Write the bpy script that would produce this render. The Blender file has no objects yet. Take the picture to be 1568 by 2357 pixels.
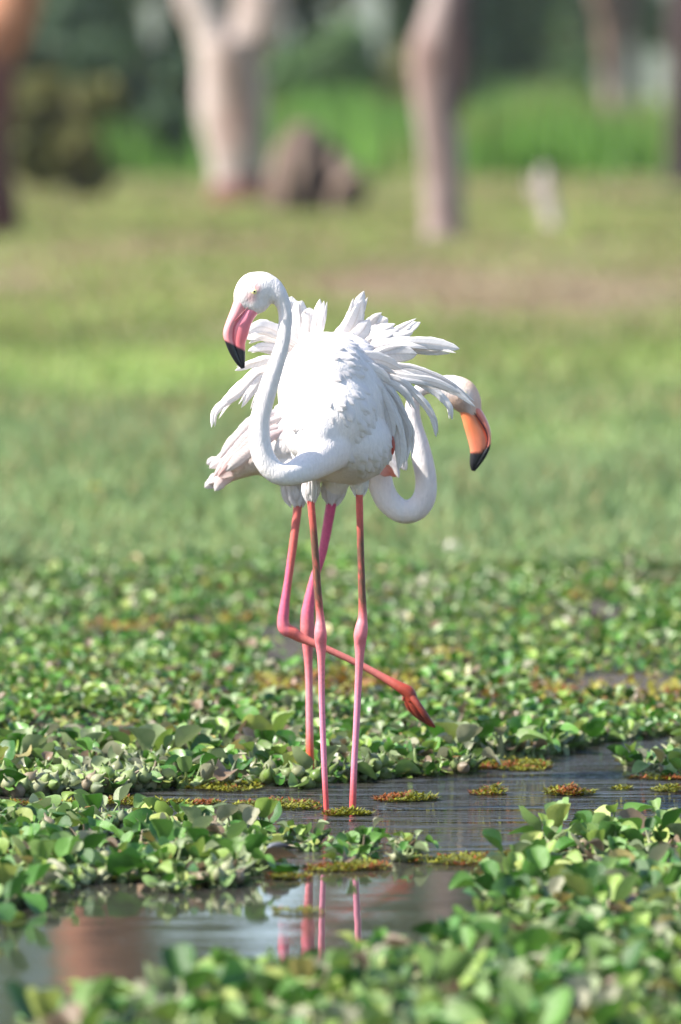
import bpy, math, random
import numpy as np
from mathutils import Vector, Matrix, Quaternion, noise

random.seed(7); rng = random.Random(11); nr = np.random.RandomState(5)
scene = bpy.context.scene
col = scene.collection

# ------------------------------------------------------------------ camera, sky, sun, exposure
CAM_H, DIST, FPX, HORIZ = 1.94, 20.0, 17200.0, 200.0
PITCH = math.atan((1178.5 - HORIZ) / FPX)
cam_data = bpy.data.cameras.new("camera")
cam = bpy.data.objects.new("camera", cam_data); col.objects.link(cam)
cam.location = (0, -DIST, CAM_H)
cam.rotation_euler = (math.radians(90) - PITCH, 0, 0)
cam_data.sensor_fit = 'VERTICAL'; cam_data.sensor_height = 36.0
cam_data.lens = 36.0 * FPX / 2357.0
cam_data.clip_start = 0.5; cam_data.clip_end = 3000
cam_data.dof.use_dof = True
cam_data.dof.focus_distance = 20.0
cam_data.dof.aperture_fstop = cam_data.lens / 108.0
scene.camera = cam

world = bpy.data.worlds.new("World"); scene.world = world; world.use_nodes = True
wn = world.node_tree; bg = wn.nodes['Background']
sky = wn.nodes.new('ShaderNodeTexSky'); sky.sky_type = 'NISHITA'; sky.sun_disc = False
SUN = Vector((-0.70, -0.17, 0.70)).normalized()
sky.sun_elevation = math.asin(SUN.z); sky.sun_rotation = math.radians(256)
sky.dust_density = 0.7; sky.ozone_density = 1.6
wn.links.new(sky.outputs[0], bg.inputs[0]); bg.inputs[1].default_value = 0.115
sd = bpy.data.lights.new("sun", 'SUN'); sd.energy = 5.0; sd.angle = math.radians(0.6); sd.color = (1, 0.95, 0.88)
so = bpy.data.objects.new("sun", sd); col.objects.link(so)
so.rotation_euler = (-SUN).to_track_quat('-Z', 'Y').to_euler()
scene.view_settings.view_transform = 'Standard'; scene.view_settings.look = 'None'
scene.view_settings.gamma = 1; scene.view_settings.use_curve_mapping = False
scene.view_settings.exposure = 1.42
scene.render.engine = 'CYCLES'
scene.cycles.use_denoising = True
scene.cycles.max_bounces = 6; scene.cycles.caustics_reflective = False; scene.cycles.caustics_refractive = False

# ------------------------------------------------------------------ helpers
cp, sp = math.cos(PITCH), math.sin(PITCH)
def P(x, y, Y=0.0):
    """place a point of the measured drawing (1568 x 2357) at world depth Y"""
    u = (x - 784.0) / FPX; v = -(y - 1178.5) / FPX
    dy = cp + v * sp; dz = -sp + v * cp
    t = (Y + DIST) / dy
    return Vector((u * t, Y, CAM_H + dz * t))
def G(x, y):
    """ground point"""
    u = (x - 784.0) / FPX; v = -(y - 1178.5) / FPX
    dy = cp + v * sp; dz = -sp + v * cp
    t = -CAM_H / dz
    return Vector((u * t, -DIST + dy * t, 0))
def toD(X, Y):
    d = Y + DIST
    return 784 + FPX * X / d, HORIZ + FPX * CAM_H / d
def M(px, Y=0.0): return px * (Y + DIST) / FPX
def sstep(a, b, x):
    t = min(1, max(0, (x - a) / (b - a))); return t * t * (3 - 2 * t)
def nz(x, y, z=0.0): return noise.noise(Vector((x, y, z)))

def link(o, parent=None):
    col.objects.link(o)
    if parent is not None: o.parent = parent
    return o
def tag(o, label=None, cat=None, group=None, kind=None):
    if label: o['label'] = label
    if cat: o['category'] = cat
    if group: o['group'] = group
    if kind: o['kind'] = kind
    return o
def empty(name, loc=(0, 0, 0), rz=0):
    o = bpy.data.objects.new(name, None); o.location = loc; o.rotation_euler = (0, 0, rz)
    o.empty_display_size = 0.05
    return link(o)
def mesh(name, vs, fs, mat=None, smooth=True, cols=None):
    me = bpy.data.meshes.new(name)
    me.from_pydata([tuple(v) for v in vs], [], fs)
    if smooth and len(me.polygons): me.polygons.foreach_set('use_smooth', [True] * len(me.polygons))
    if cols is not None:
        a = me.color_attributes.new('Col', 'FLOAT_COLOR', 'POINT')
        c = np.ones((len(vs), 4), dtype=np.float32); c[:, :3] = np.asarray(cols, dtype=np.float32)
        a.data.foreach_set('color', c.ravel())
    if mat: me.materials.append(mat)
    me.update()
    return me
def mobj(name, vs, fs, mat, parent=None, smooth=True, cols=None):
    o = bpy.data.objects.new(name, mesh(name, vs, fs, mat, smooth, cols))
    link(o, parent)
    if parent is not None and parent.type == 'EMPTY':
        # geometry is given in world space: keep it there
        o.matrix_parent_inverse = Matrix.Translation(-Vector(parent.location))
    return o
def npmesh(name, V, F, mat, C=None, smooth=True):
    """V (n,3), F (m,k) arrays"""
    me = bpy.data.meshes.new(name)
    V = np.asarray(V, dtype=np.float32); F = np.asarray(F, dtype=np.int32)
    k = F.shape[1]
    me.vertices.add(len(V)); me.vertices.foreach_set('co', V.ravel())
    me.loops.add(F.size); me.loops.foreach_set('vertex_index', F.ravel())
    me.polygons.add(len(F)); me.polygons.foreach_set('loop_start', np.arange(0, F.size, k, dtype=np.int32))
    me.polygons.foreach_set('loop_total', np.full(len(F), k, dtype=np.int32))
    if smooth: me.polygons.foreach_set('use_smooth', np.ones(len(F), dtype=bool))
    me.update(calc_edges=True)
    if C is not None:
        a = me.color_attributes.new('Col', 'FLOAT_COLOR', 'POINT')
        c = np.ones((len(V), 4), dtype=np.float32); c[:, :3] = C
        a.data.foreach_set('color', c.ravel())
    me.materials.append(mat)
    return me

# ------------------------------------------------------------------ materials
def newmat(name):
    m = bpy.data.materials.new(name); m.use_nodes = True
    nt = m.node_tree; b = nt.nodes['Principled BSDF']
    return m, nt, b
def N(nt, t, **kw):
    n = nt.nodes.new(t)
    for k, v in kw.items():
        if k in n.inputs: n.inputs[k].default_value = v
        else: setattr(n, k, v)
    return n
def noise_tex(nt, scale, detail=4, coord='Object', rough=0.6, stretch=None):
    tc = nt.nodes.new('ShaderNodeTexCoord'); src = tc.outputs[coord]
    if stretch:
        mp = nt.nodes.new('ShaderNodeMapping'); mp.inputs['Scale'].default_value = stretch
        nt.links.new(src, mp.inputs['Vector']); src = mp.outputs[0]
    n = N(nt, 'ShaderNodeTexNoise', Scale=scale, Detail=detail, Roughness=rough)
    nt.links.new(src, n.inputs['Vector']); return n
def ramp(nt, src, stops, interp='LINEAR'):
    r = nt.nodes.new('ShaderNodeValToRGB'); r.color_ramp.interpolation = interp
    els = r.color_ramp.elements
    while len(els) > 1: els.remove(els[-1])
    els[0].position = stops[0][0]; els[0].color = tuple(stops[0][1]) + (1,)
    for p, c in stops[1:]:
        e = els.new(p); e.color = tuple(c) + (1,)
    nt.links.new(src, r.inputs[0]); return r
def mixc(nt, fac, a, b, mode='MIX'):
    m = nt.nodes.new('ShaderNodeMix'); m.data_type = 'RGBA'; m.blend_type = mode
    for idx, v in ((0, fac), (6, a), (7, b)):
        if isinstance(v, (int, float)): m.inputs[idx].default_value = v
        elif isinstance(v, tuple): m.inputs[idx].default_value = v + (1,)
        else: nt.links.new(v, m.inputs[idx])
    return m.outputs[2]
def bump(nt, b, h, strength, dist=0.01):
    bp = N(nt, 'ShaderNodeBump', Strength=strength, Distance=dist)
    nt.links.new(h, bp.inputs['Height']); nt.links.new(bp.outputs[0], b.inputs['Normal']); return bp
def translucent(m, nt, b, colour, amount):
    t = nt.nodes.new('ShaderNodeBsdfTranslucent'); mx = nt.nodes.new('ShaderNodeMixShader')
    mx.inputs[0].default_value = amount
    if isinstance(colour, tuple): t.inputs[0].default_value = colour + (1,)
    else: nt.links.new(colour, t.inputs[0])
    nt.links.new(b.outputs[0], mx.inputs[1]); nt.links.new(t.outputs[0], mx.inputs[2])
    nt.links.new(mx.outputs[0], nt.nodes['Material Output'].inputs[0])

def colmat(name, rough=0.6, nscale=0, namt=0.0, bscale=0, bamt=0.0, trans=0.0, spec=0.5, stretch=None, bdist=0.002):
    """colour from the mesh's own colour attribute, grain from noise"""
    m, nt, b = newmat(name)
    a = nt.nodes.new('ShaderNodeVertexColor'); a.layer_name = 'Col'
    c = a.outputs[0]
    if nscale:
        n = noise_tex(nt, nscale, 5, stretch=stretch)
        r = ramp(nt, n.outputs[0], [(0.3, (1 - namt,) * 3), (0.7, (1 + namt * 0.3,) * 3)])
        c = mixc(nt, 1.0, c, r.outputs[0], 'MULTIPLY')
    nt.links.new(c, b.inputs['Base Color'])
    b.inputs['Roughness'].default_value = rough; b.inputs['Specular IOR Level'].default_value = spec
    if bscale:
        n2 = noise_tex(nt, bscale, 4, stretch=stretch); bump(nt, b, n2.outputs[0], bamt, bdist)
    if trans: translucent(m, nt, b, c, trans)
    return m

MAT_plume = colmat('plumage_white', 0.85, 160, 0.10, 170, 0.75, 0.12, spec=0.15, stretch=(1, 1, 0.35), bdist=0.004)
MAT_feather = colmat('feather_white', 0.7, 0, 0, 160, 0.3, 0.28, spec=0.2, bdist=0.002)
def quillmat():
    m, nt, b = newmat('quill_white')
    c = nt.nodes.new('ShaderNodeVertexColor'); c.layer_name = 'Col'
    at = nt.nodes.new('ShaderNodeAttribute'); at.attribute_name = 'vane'
    sx = nt.nodes.new('ShaderNodeSeparateXYZ'); nt.links.new(at.outputs['Vector'], sx.inputs[0])
    # barbs slant away from the shaft
    ma = nt.nodes.new('ShaderNodeMath'); ma.operation = 'MULTIPLY_ADD'; nt.links.new(sx.outputs[0], ma.inputs[0]); ma.inputs[1].default_value = -1.6; nt.links.new(sx.outputs[1], ma.inputs[2])
    cx = nt.nodes.new('ShaderNodeCombineXYZ'); nt.links.new(ma.outputs[0], cx.inputs[0]); nt.links.new(sx.outputs[2], cx.inputs[1])
    n = N(nt, 'ShaderNodeTexNoise', Scale=1.6, Detail=4, Roughness=0.7); nt.links.new(cx.outputs[0], n.inputs['Vector'])
    sh = ramp(nt, sx.outputs[0], [(0.0, (0.86, 0.82, 0.78)), (0.12, (1, 1, 1)), (1, (1, 1, 1))])
    r = ramp(nt, n.outputs[0], [(0.3, (0.90, 0.90, 0.91)), (0.6, (1, 1, 1))])
    k = mixc(nt, 1.0, mixc(nt, 1.0, c.outputs[0], sh.outputs[0], 'MULTIPLY'), r.outputs[0], 'MULTIPLY')
    nt.links.new(k, b.inputs['Base Color']); b.inputs['Roughness'].default_value = 0.75; b.inputs['Specular IOR Level'].default_value = 0.15
    bump(nt, b, n.outputs[0], 0.45, 0.004); translucent(m, nt, b, k, 0.4)
    return m
MAT_quill = quillmat()
QWHITE = (0.90, 0.885, 0.87)
MAT_leg = colmat('leg_skin', 0.5, 120, 0.22, 260, 0.5, 0, spec=0.4, bdist=0.001)
MAT_bill = colmat('bill_horn', 0.3, 60, 0.12, 150, 0.25, 0, spec=0.5, stretch=(1, 1, 0.3), bdist=0.001)
MAT_eye = colmat('eye_gloss', 0.1)

LEAFPAL = [((0.19, 0.225, 0.10), 4), ((0.14, 0.22, 0.055), 6), ((0.085, 0.19, 0.025), 6), ((0.05, 0.15, 0.014), 5),
           ((0.19, 0.27, 0.045), 5), ((0.28, 0.31, 0.07), 2), ((0.025, 0.085, 0.008), 5.5), ((0.23, 0.215, 0.13), 2), ((0.30, 0.23, 0.07), 0.8), ((0.17, 0.11, 0.065), 2)]
BULBPAL = [((0.17, 0.22, 0.07), 4), ((0.13, 0.20, 0.04), 4), ((0.23, 0.24, 0.12), 3), ((0.10, 0.13, 0.055), 2), ((0.20, 0.155, 0.095), 1.5)]
LEAFPAL = [(tuple(min(.5, v * k) for v, k in zip(c, (1.04, 1.1, 1.12))), w) for c, w in LEAFPAL]
def stops(pal):
    tot = sum(w for _, w in pal); acc = 0; out = []
    for c, w in pal: out.append((acc / tot, c)); acc += w
    return out
def leafmat(name, pal, per_object, trans=0.22, rough=0.38):
    m, nt, b = newmat(name)
    if per_object:
        oi = nt.nodes.new('ShaderNodeObjectInfo'); c = ramp(nt, oi.outputs['Random'], stops(pal), 'CONSTANT').outputs[0]
    else:
        a = nt.nodes.new('ShaderNodeVertexColor'); a.layer_name = 'Col'; c = a.outputs[0]
    n = noise_tex(nt, 14 if not per_object else 18, 5, coord='Object')
    r = ramp(nt, n.outputs[0], [(0.25, (0.62, 0.68, 0.6)), (0.5, (1, 1, 1)), (0.8, (1.2, 1.12, 1.1))])
    c = mixc(nt, 1.0, c, r.outputs[0], 'MULTIPLY')
    dn = noise_tex(nt, 45, 6)                       # dried dust and silt on the blades
    dr = ramp(nt, dn.outputs[0], [(0.52, (0, 0, 0)), (0.68, (0.45,) * 3)])
    c2 = mixc(nt, dr.outputs[0], c, (0.23, 0.215, 0.16))
    nt.links.new(c2, b.inputs['Base Color'])
    rr = ramp(nt, dn.outputs[0], [(0.35, (rough - 0.1,) * 3), (0.7, (rough + 0.25,) * 3)])
    nt.links.new(rr.outputs[0], b.inputs['Roughness'])
    b.inputs['Specular IOR Level'].default_value = 0.42
    bn = noise_tex(nt, 70, 3); bump(nt, b, bn.outputs[0], 0.3, 0.003)
    if trans: translucent(m, nt, b, c, trans)
    return m
MAT_leaf = leafmat('hyacinth_leaf', LEAFPAL, True)
MAT_leafv = leafmat('hyacinth_leaf_mat', LEAFPAL, False)
MAT_bulb = leafmat('hyacinth_float', BULBPAL, True, trans=0, rough=0.4)
MAT_weed = colmat('water_weed', 0.45, 60, 0.3, 0, 0, 0.2)
MAT_grass = colmat('grass_blades', 0.6, 0, 0, 0, 0, 0.3, spec=0.3)
MAT_crown = colmat('tree_leaves', 0.6, 0, 0, 0, 0, 0.25, spec=0.3)

def bark(name, c1, c2, c3, sc=3.0, rough=0.9, stretch=(1, 1, 0.25)):
    m, nt, b = newmat(name)
    n = noise_tex(nt, sc, 6, stretch=stretch)
    r = ramp(nt, n.outputs[0], [(0.3, c1), (0.5, c2), (0.7, c3)])
    big = noise_tex(nt, sc * 0.3, 3, stretch=(1, 1, 0.6)); rb = ramp(nt, big.outputs[0], [(0.42, (1.1,) * 3), (0.56, (0.72, 0.62, 0.58)), (0.66, (0.45, 0.33, 0.29))])
    nt.links.new(mixc(nt, 1.0, r.outputs[0], rb.outputs[0], 'MULTIPLY'), b.inputs['Base Color']); b.inputs['Roughness'].default_value = rough
    n2 = noise_tex(nt, sc * 5, 6, stretch=stretch); bump(nt, b, n2.outputs[0], 0.8, 0.04)
    return m
MAT_bark_pale = bark('bark_pale', (0.24, 0.19, 0.17), (0.36, 0.30, 0.27), (0.44, 0.38, 0.34))
MAT_bark_grey = bark('bark_grey', (0.15, 0.115, 0.105), (0.27, 0.215, 0.20), (0.36, 0.295, 0.27))
MAT_bark_orange = bark('bark_orange', (0.11, 0.045, 0.028), (0.26, 0.11, 0.06), (0.36, 0.18, 0.105))
MAT_bark_dark = bark('bark_dark', (0.012, 0.007, 0.008), (0.025, 0.013, 0.014), (0.05, 0.028, 0.025))
MAT_deadwood = bark('dead_wood', (0.07, 0.05, 0.045), (0.15, 0.105, 0.08), (0.30, 0.235, 0.19))

# ------------------------------------------------------------------ ground
def shore(X):
    # Y at which the bed rises out of the water
    xd = 784 + X * 860
    return 1.6 + 0.9 * sstep(1000, 1500, xd) + 0.35 * nz(X * 1.7, 3.1)
def ground_z(X, Y):
    s = Y - shore(X)
    z = -0.14 + 0.17 * sstep(-0.9, 1.0, s)
    z += 0.02 * sstep(1, 8, s) * (1 + nz(X * 0.9, Y * 0.6, 2)) + 0.05 * sstep(7, 16, Y)
    z += 0.018 * nz(X * 3.1, Y * 2.2, 5.0) * sstep(-0.5, 1, s)
    if Y > 14: z += 0.05 * nz(X * 0.2, Y * 0.12, 9.0) * sstep(14, 40, Y)
    z += 0.04 * sstep(60, 130, Y)
    return z
ys = np.concatenate([np.linspace(-10, -1, 19)[:-1], np.linspace(-1, 12, 90)[:-1], np.linspace(12, 60, 70)[:-1],
                     np.geomspace(60, 1800, 60)])
us = np.concatenate([np.linspace(-1, -0.12, 12)[:-1], np.linspace(-0.12, 0.12, 61)[:-1], np.linspace(0.12, 1, 12)])
vs, fs = [], []
for y in ys:
    w = 14 + 1.1 * (y + 20)
    for u in us:
        X = math.copysign(abs(u), u) * w if abs(u) > 0.12 else u * w
        vs.append((X, y, ground_z(X, y)))
nu = len(us)
for i in range(len(ys) - 1):
    for j in range(nu - 1):
        a = i * nu + j; fs.append((a, a + 1, a + nu + 1, a + nu))
m, nt, b = newmat('ground_soil')
geo = nt.nodes.new('ShaderNodeNewGeometry'); sep = nt.nodes.new('ShaderNodeSeparateXYZ'); nt.links.new(geo.outputs['Position'], sep.inputs[0])
# grass colours, patches of bare pinkish soil and dry litter
n1 = noise_tex(nt, 0.55, 6, stretch=(1, 0.35, 1)); n2 = noise_tex(nt, 3.5, 6, stretch=(1, 0.5, 1)); n3 = noise_tex(nt, 24, 5)
g = ramp(nt, n2.outputs[0], [(0.3, (0.085, 0.125, 0.02)), (0.5, (0.14, 0.18, 0.035)), (0.72, (0.20, 0.21, 0.06))]).outputs[0]
g = mixc(nt, 1.0, g, ramp(nt, n3.outputs[0], [(0.3, (0.7,) * 3), (0.7, (1.25,) * 3)]).outputs[0], 'MULTIPLY')
soil = ramp(nt, n2.outputs[0], [(0.3, (0.17, 0.12, 0.08)), (0.7, (0.27, 0.19, 0.135))]).outputs[0]
# dry belt at Y 40..66 m, and a lesser one at 75..110
mr = nt.nodes.new('ShaderNodeMapRange'); mr.inputs[1].default_value = 0; mr.inputs[2].default_value = 200
nt.links.new(sep.outputs[1], mr.inputs[0])
belt = ramp(nt, mr.outputs[0], [(0.0, (0.26,) * 3), (0.12, (0.28,) * 3), (0.19, (0.42,) * 3), (0.24, (0.50,) * 3), (0.33, (0.50,) * 3), (0.40, (0.44,) * 3), (0.5, (0.50,) * 3), (0.62, (0.36,) * 3), (1, (0.2,) * 3)]).outputs[0]
ad = nt.nodes.new('ShaderNodeMath'); ad.operation = 'ADD'; nt.links.new(belt, ad.inputs[0]); nt.links.new(n1.outputs[0], ad.inputs[1])
fac = ramp(nt, ad.outputs[0], [(0.93, (0,) * 3), (1.0 if False else 0.999, (0.25,) * 3)])
mr2 = nt.nodes.new('ShaderNodeMapRange'); mr2.inputs[1].default_value = 0.84; mr2.inputs[2].default_value = 1.12
nt.links.new(ad.outputs[0], mr2.inputs[0])
gc = mixc(nt, mr2.outputs[0], g, soil)
mud = ramp(nt, n3.outputs[0], [(0.3, (0.022, 0.018, 0.012)), (0.7, (0.07, 0.055, 0.04))]).outputs[0]
mr3 = nt.nodes.new('ShaderNodeMapRange'); mr3.inputs[1].default_value = 7.5; mr3.inputs[2].default_value = 10.5
nt.links.new(sep.outputs[1], mr3.inputs[0])
gc = mixc(nt, mr3.outputs[0], mud, gc)
nt.links.new(gc, b.inputs['Base Color']); b.inputs['Roughness'].default_value = 0.9
bump(nt, b, n3.outputs[0], 0.8, 0.03)
tag(mobj('ground', vs, fs, m), kind='structure')

hv, hf = [], []  # added ridge: fills gaps in the wood where white sky would show
for i in range(121):
    X = -1500 + 25 * i; h = 85 + 45 * nz(X * 0.0013, 4) + 14 * nz(X * 0.006, 9) + 3 * nz(X * 0.03, 2)
    for (dy, k) in ((0, 0), (40, .35), (110, .75), (180, 1.0), (260, .8), (330, 0)):
        hv.append((X + 5 * nz(X, dy), 1420 + dy + 40 * nz(X * .01, dy * .01), -1 + h * k * (1 + .12 * nz(X * .02, dy * .02, 5) * (k > 0))))
for i in range(120):
    for j in range(5): a = i * 6 + j; hf.append((a, a + 6, a + 7, a + 1))
mh, nt, b = newmat('added_hill_scrub'); n_ = noise_tex(nt, 0.03, 6)
nt.links.new(ramp(nt, n_.outputs[0], [(0.3, (0.05, 0.075, 0.04)), (0.7, (0.12, 0.13, 0.08))]).outputs[0], b.inputs['Base Color']); b.inputs['Roughness'].default_value = 0.95
tag(mobj('added_hills', hv, hf, mh), kind='structure')
# ------------------------------------------------------------------ water
m, nt, b = newmat('pond_water')
b.inputs['Base Color'].default_value = (0.035, 0.033, 0.027, 1); b.inputs['Roughness'].default_value = 0.03
b.inputs['IOR'].default_value = 1.333
w1 = noise_tex(nt, 7, 4, stretch=(0.28, 2.2, 1)); w2 = noise_tex(nt, 1.6, 2, stretch=(0.7, 1.6, 1))
w3 = noise_tex(nt, 30, 3, stretch=(0.35, 1.5, 1))
geo = nt.nodes.new('ShaderNodeNewGeometry'); sep = nt.nodes.new('ShaderNodeSeparateXYZ'); nt.links.new(geo.outputs['Position'], sep.inputs[0])
mr = nt.nodes.new('ShaderNodeMapRange'); mr.inputs[1].default_value = -1.6; mr.inputs[2].default_value = -0.6
mr.inputs[3].default_value = 0.012; mr.inputs[4].default_value = 1.0
nt.links.new(sep.outputs[1], mr.inputs[0])
sm = nt.nodes.new('ShaderNodeMath'); sm.operation = 'MULTIPLY_ADD'; nt.links.new(w3.outputs[0], sm.inputs[0]); sm.inputs[1].default_value = 0.5; nt.links.new(w1.outputs[0], sm.inputs[2])
wp = noise_tex(nt, 1.5, 3, stretch=(0.45, 3.4, 1)); wr = ramp(nt, wp.outputs[0], [(0.40, (0.08,) * 3), (0.58, (0.6,) * 3)])
m2 = nt.nodes.new('ShaderNodeMath'); m2.operation = 'MULTIPLY'; nt.links.new(wr.outputs[0], m2.inputs[0]); nt.links.new(mr.outputs[0], m2.inputs[1]); mr = m2
pr = nt.nodes.new('ShaderNodeMath'); pr.operation = 'MULTIPLY'; nt.links.new(sm.outputs[0], pr.inputs[0]); nt.links.new(mr.outputs[0], pr.inputs[1])
ad = nt.nodes.new('ShaderNodeMath'); ad.operation = 'MULTIPLY_ADD'; nt.links.new(w2.outputs[0], ad.inputs[0]); ad.inputs[1].default_value = 0.012; nt.links.new(pr.outputs[0], ad.inputs[2])
# rings round the two wading legs
last = ad.outputs[0]
for lx in (P(751, 1866, 0).x, P(812, 1866, 0).x):
    vd = nt.nodes.new('ShaderNodeVectorMath'); vd.operation = 'DISTANCE'; nt.links.new(geo.outputs['Position'], vd.inputs[0]); vd.inputs[1].default_value = (lx, 0, 0)
    sn = nt.nodes.new('ShaderNodeMath'); sn.operation = 'MULTIPLY'; nt.links.new(vd.outputs['Value'], sn.inputs[0]); sn.inputs[1].default_value = 150
    s2 = nt.nodes.new('ShaderNodeMath'); s2.operation = 'SINE'; nt.links.new(sn.outputs[0], s2.inputs[0])
    fo = nt.nodes.new('ShaderNodeMapRange'); fo.inputs[1].default_value = 0.01; fo.inputs[2].default_value = 0.22; fo.inputs[3].default_value = 0.12; fo.inputs[4].default_value = 0.0; nt.links.new(vd.outputs['Value'], fo.inputs[0])
    s3 = nt.nodes.new('ShaderNodeMath'); s3.operation = 'MULTIPLY_ADD'; nt.links.new(s2.outputs[0], s3.inputs[0]); nt.links.new(fo.outputs[0], s3.inputs[1]); nt.links.new(last, s3.inputs[2]); last = s3.outputs[0]
bump(nt, b, last, 0.8, 0.06)
vs = [(-16, -19.0, 0), (16, -19.0, 0), (16, 9, 0), (-16, 9, 0)]
tag(mobj('water', vs, [(0, 1, 2, 3)], m, smooth=False), kind='structure')

# ------------------------------------------------------------------ lofts and remeshed bodies
def catmull(pts, n):
    """pts: list of equal-length tuples; n samples per span"""
    A = [np.array(p, float) for p in pts]
    A = [2 * A[0] - A[1]] + A + [2 * A[-1] - A[-2]]
    out = []
    for i in range(1, len(A) - 2):
        p0, p1, p2, p3 = A[i - 1:i + 3]
        for k in range(n):
            t = k / n
            out.append(0.5 * (2 * p1 + (p2 - p0) * t + (2 * p0 - 5 * p1 + 4 * p2 - p3) * t * t + (3 * p1 - p0 - 3 * p2 + p3) * t ** 3))
    out.append(A[-2]); return out
def tube(st, seg=12, ref=(0, 1, 0), cap=True):
    """st rows: x,y,z,r_in_plane,r_depth -> verts, faces"""
    vs, fs = [], []; ref = Vector(ref); n = len(st)
    for i, s in enumerate(st):
        p = Vector(s[:3]); a = Vector(st[max(0, i - 1)][:3]); c = Vector(st[min(n - 1, i + 1)][:3])
        T = (c - a).normalized(); D = (ref - T * ref.dot(T)).normalized(); B = T.cross(D)
        for k in range(seg):
            an = 2 * math.pi * k / seg
            vs.append(p + B * (math.cos(an) * s[3]) + D * (math.sin(an) * s[4]))
    for i in range(n - 1):
        for k in range(seg):
            a = i * seg + k; b2 = i * seg + (k + 1) % seg
            fs.append((a, b2, b2 + seg, a + seg))
    if cap:
        fs.append(tuple(range(seg))[::-1]); fs.append(tuple((n - 1) * seg + k for k in range(seg)))
    return vs, fs
def pxtube(pts, n=6, seg=12, dscale=1.0, cap=True):
    """pts: (x,y,Y,r[,rd]) in drawing units"""
    rows = []
    for p in pts:
        w = P(p[0], p[1], p[2]); r = M(p[3], p[2]); rd = M(p[4], p[2]) if len(p) > 4 else r * dscale
        rows.append((w.x, w.y, w.z, r, rd))
    return tube([tuple(q) for q in catmull(rows, n)], seg, cap=cap)
def ellipsoid(c, r, rot=None, seg=24, rings=14):
    vs, fs = [], []
    R = rot or Matrix.Identity(3)
    for i in range(1, rings):
        th = math.pi * i / rings
        for k in range(seg):
            ph = 2 * math.pi * k / seg
            vs.append(Vector(c) + R @ Vector((r[0] * math.sin(th) * math.cos(ph), r[1] * math.sin(th) * math.sin(ph), r[2] * math.cos(th))))
    top = len(vs); vs.append(Vector(c) + R @ Vector((0, 0, r[2]))); vs.append(Vector(c) + R @ Vector((0, 0, -r[2])))
    for i in range(rings - 2):
        for k in range(seg):
            a = i * seg + k; b2 = i * seg + (k + 1) % seg
            fs.append((a, a + seg, b2 + seg, b2))
    for k in range(seg):
        fs.append((top, k, (k + 1) % seg)); o = (rings - 2) * seg
        fs.append((top + 1, o + (k + 1) % seg, o + k))
    return vs, fs
def remeshed(name, pieces, voxel, smooth_it, mat, parent, colf):
    V, F = [], []
    for vs, fs in pieces:
        o = len(V); V += list(vs); F += [tuple(i + o for i in f) for f in fs]
    ob = bpy.data.objects.new('tmp', mesh('tmp', V, F)); col.objects.link(ob)
    md = ob.modifiers.new('r', 'REMESH'); md.mode = 'VOXEL'; md.voxel_size = voxel; md.use_smooth_shade = True
    ms = ob.modifiers.new('s', 'SMOOTH'); ms.factor = 0.5; ms.iterations = smooth_it
    dg = bpy.context.evaluated_depsgraph_get(); dg.update()
    me = bpy.data.meshes.new_from_object(ob.evaluated_get(dg))
    bpy.data.objects.remove(ob)
    me.name = name
    co = np.empty(len(me.vertices) * 3, dtype=np.float32); me.vertices.foreach_get('co', co); co = co.reshape(-1, 3)
    cs = np.array([colf(*v) for v in co], dtype=np.float32)
    while len(me.color_attributes): me.color_attributes.remove(me.color_attributes[0])
    a = me.color_attributes.new('Col', 'FLOAT_COLOR', 'POINT')
    c = np.ones((len(co), 4), dtype=np.float32); c[:, :3] = cs; a.data.foreach_set('color', c.ravel())
    me.materials.clear(); me.materials.append(mat)
    me.polygons.foreach_set('use_smooth', [True] * len(me.polygons))
    o = bpy.data.objects.new(name, me)
    link(o, parent); o.matrix_parent_inverse = Matrix.Translation(-Vector(parent.location))
    return o
def W2D(x, y, z):
    """world -> drawing units"""
    dy = y + DIST; dz = z - CAM_H
    f = dy * cp - dz * sp; v = dy * sp + dz * cp
    return 784 + FPX * x / f, 1178.5 - FPX * v / f
def lerp3(a, b, t): return tuple(a[i] + (b[i] - a[i]) * t for i in range(3))

WHITE = (0.82, 0.765, 0.74); BLUSH = (0.84, 0.70, 0.68); CORAL = (0.80, 0.26, 0.17)

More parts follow.
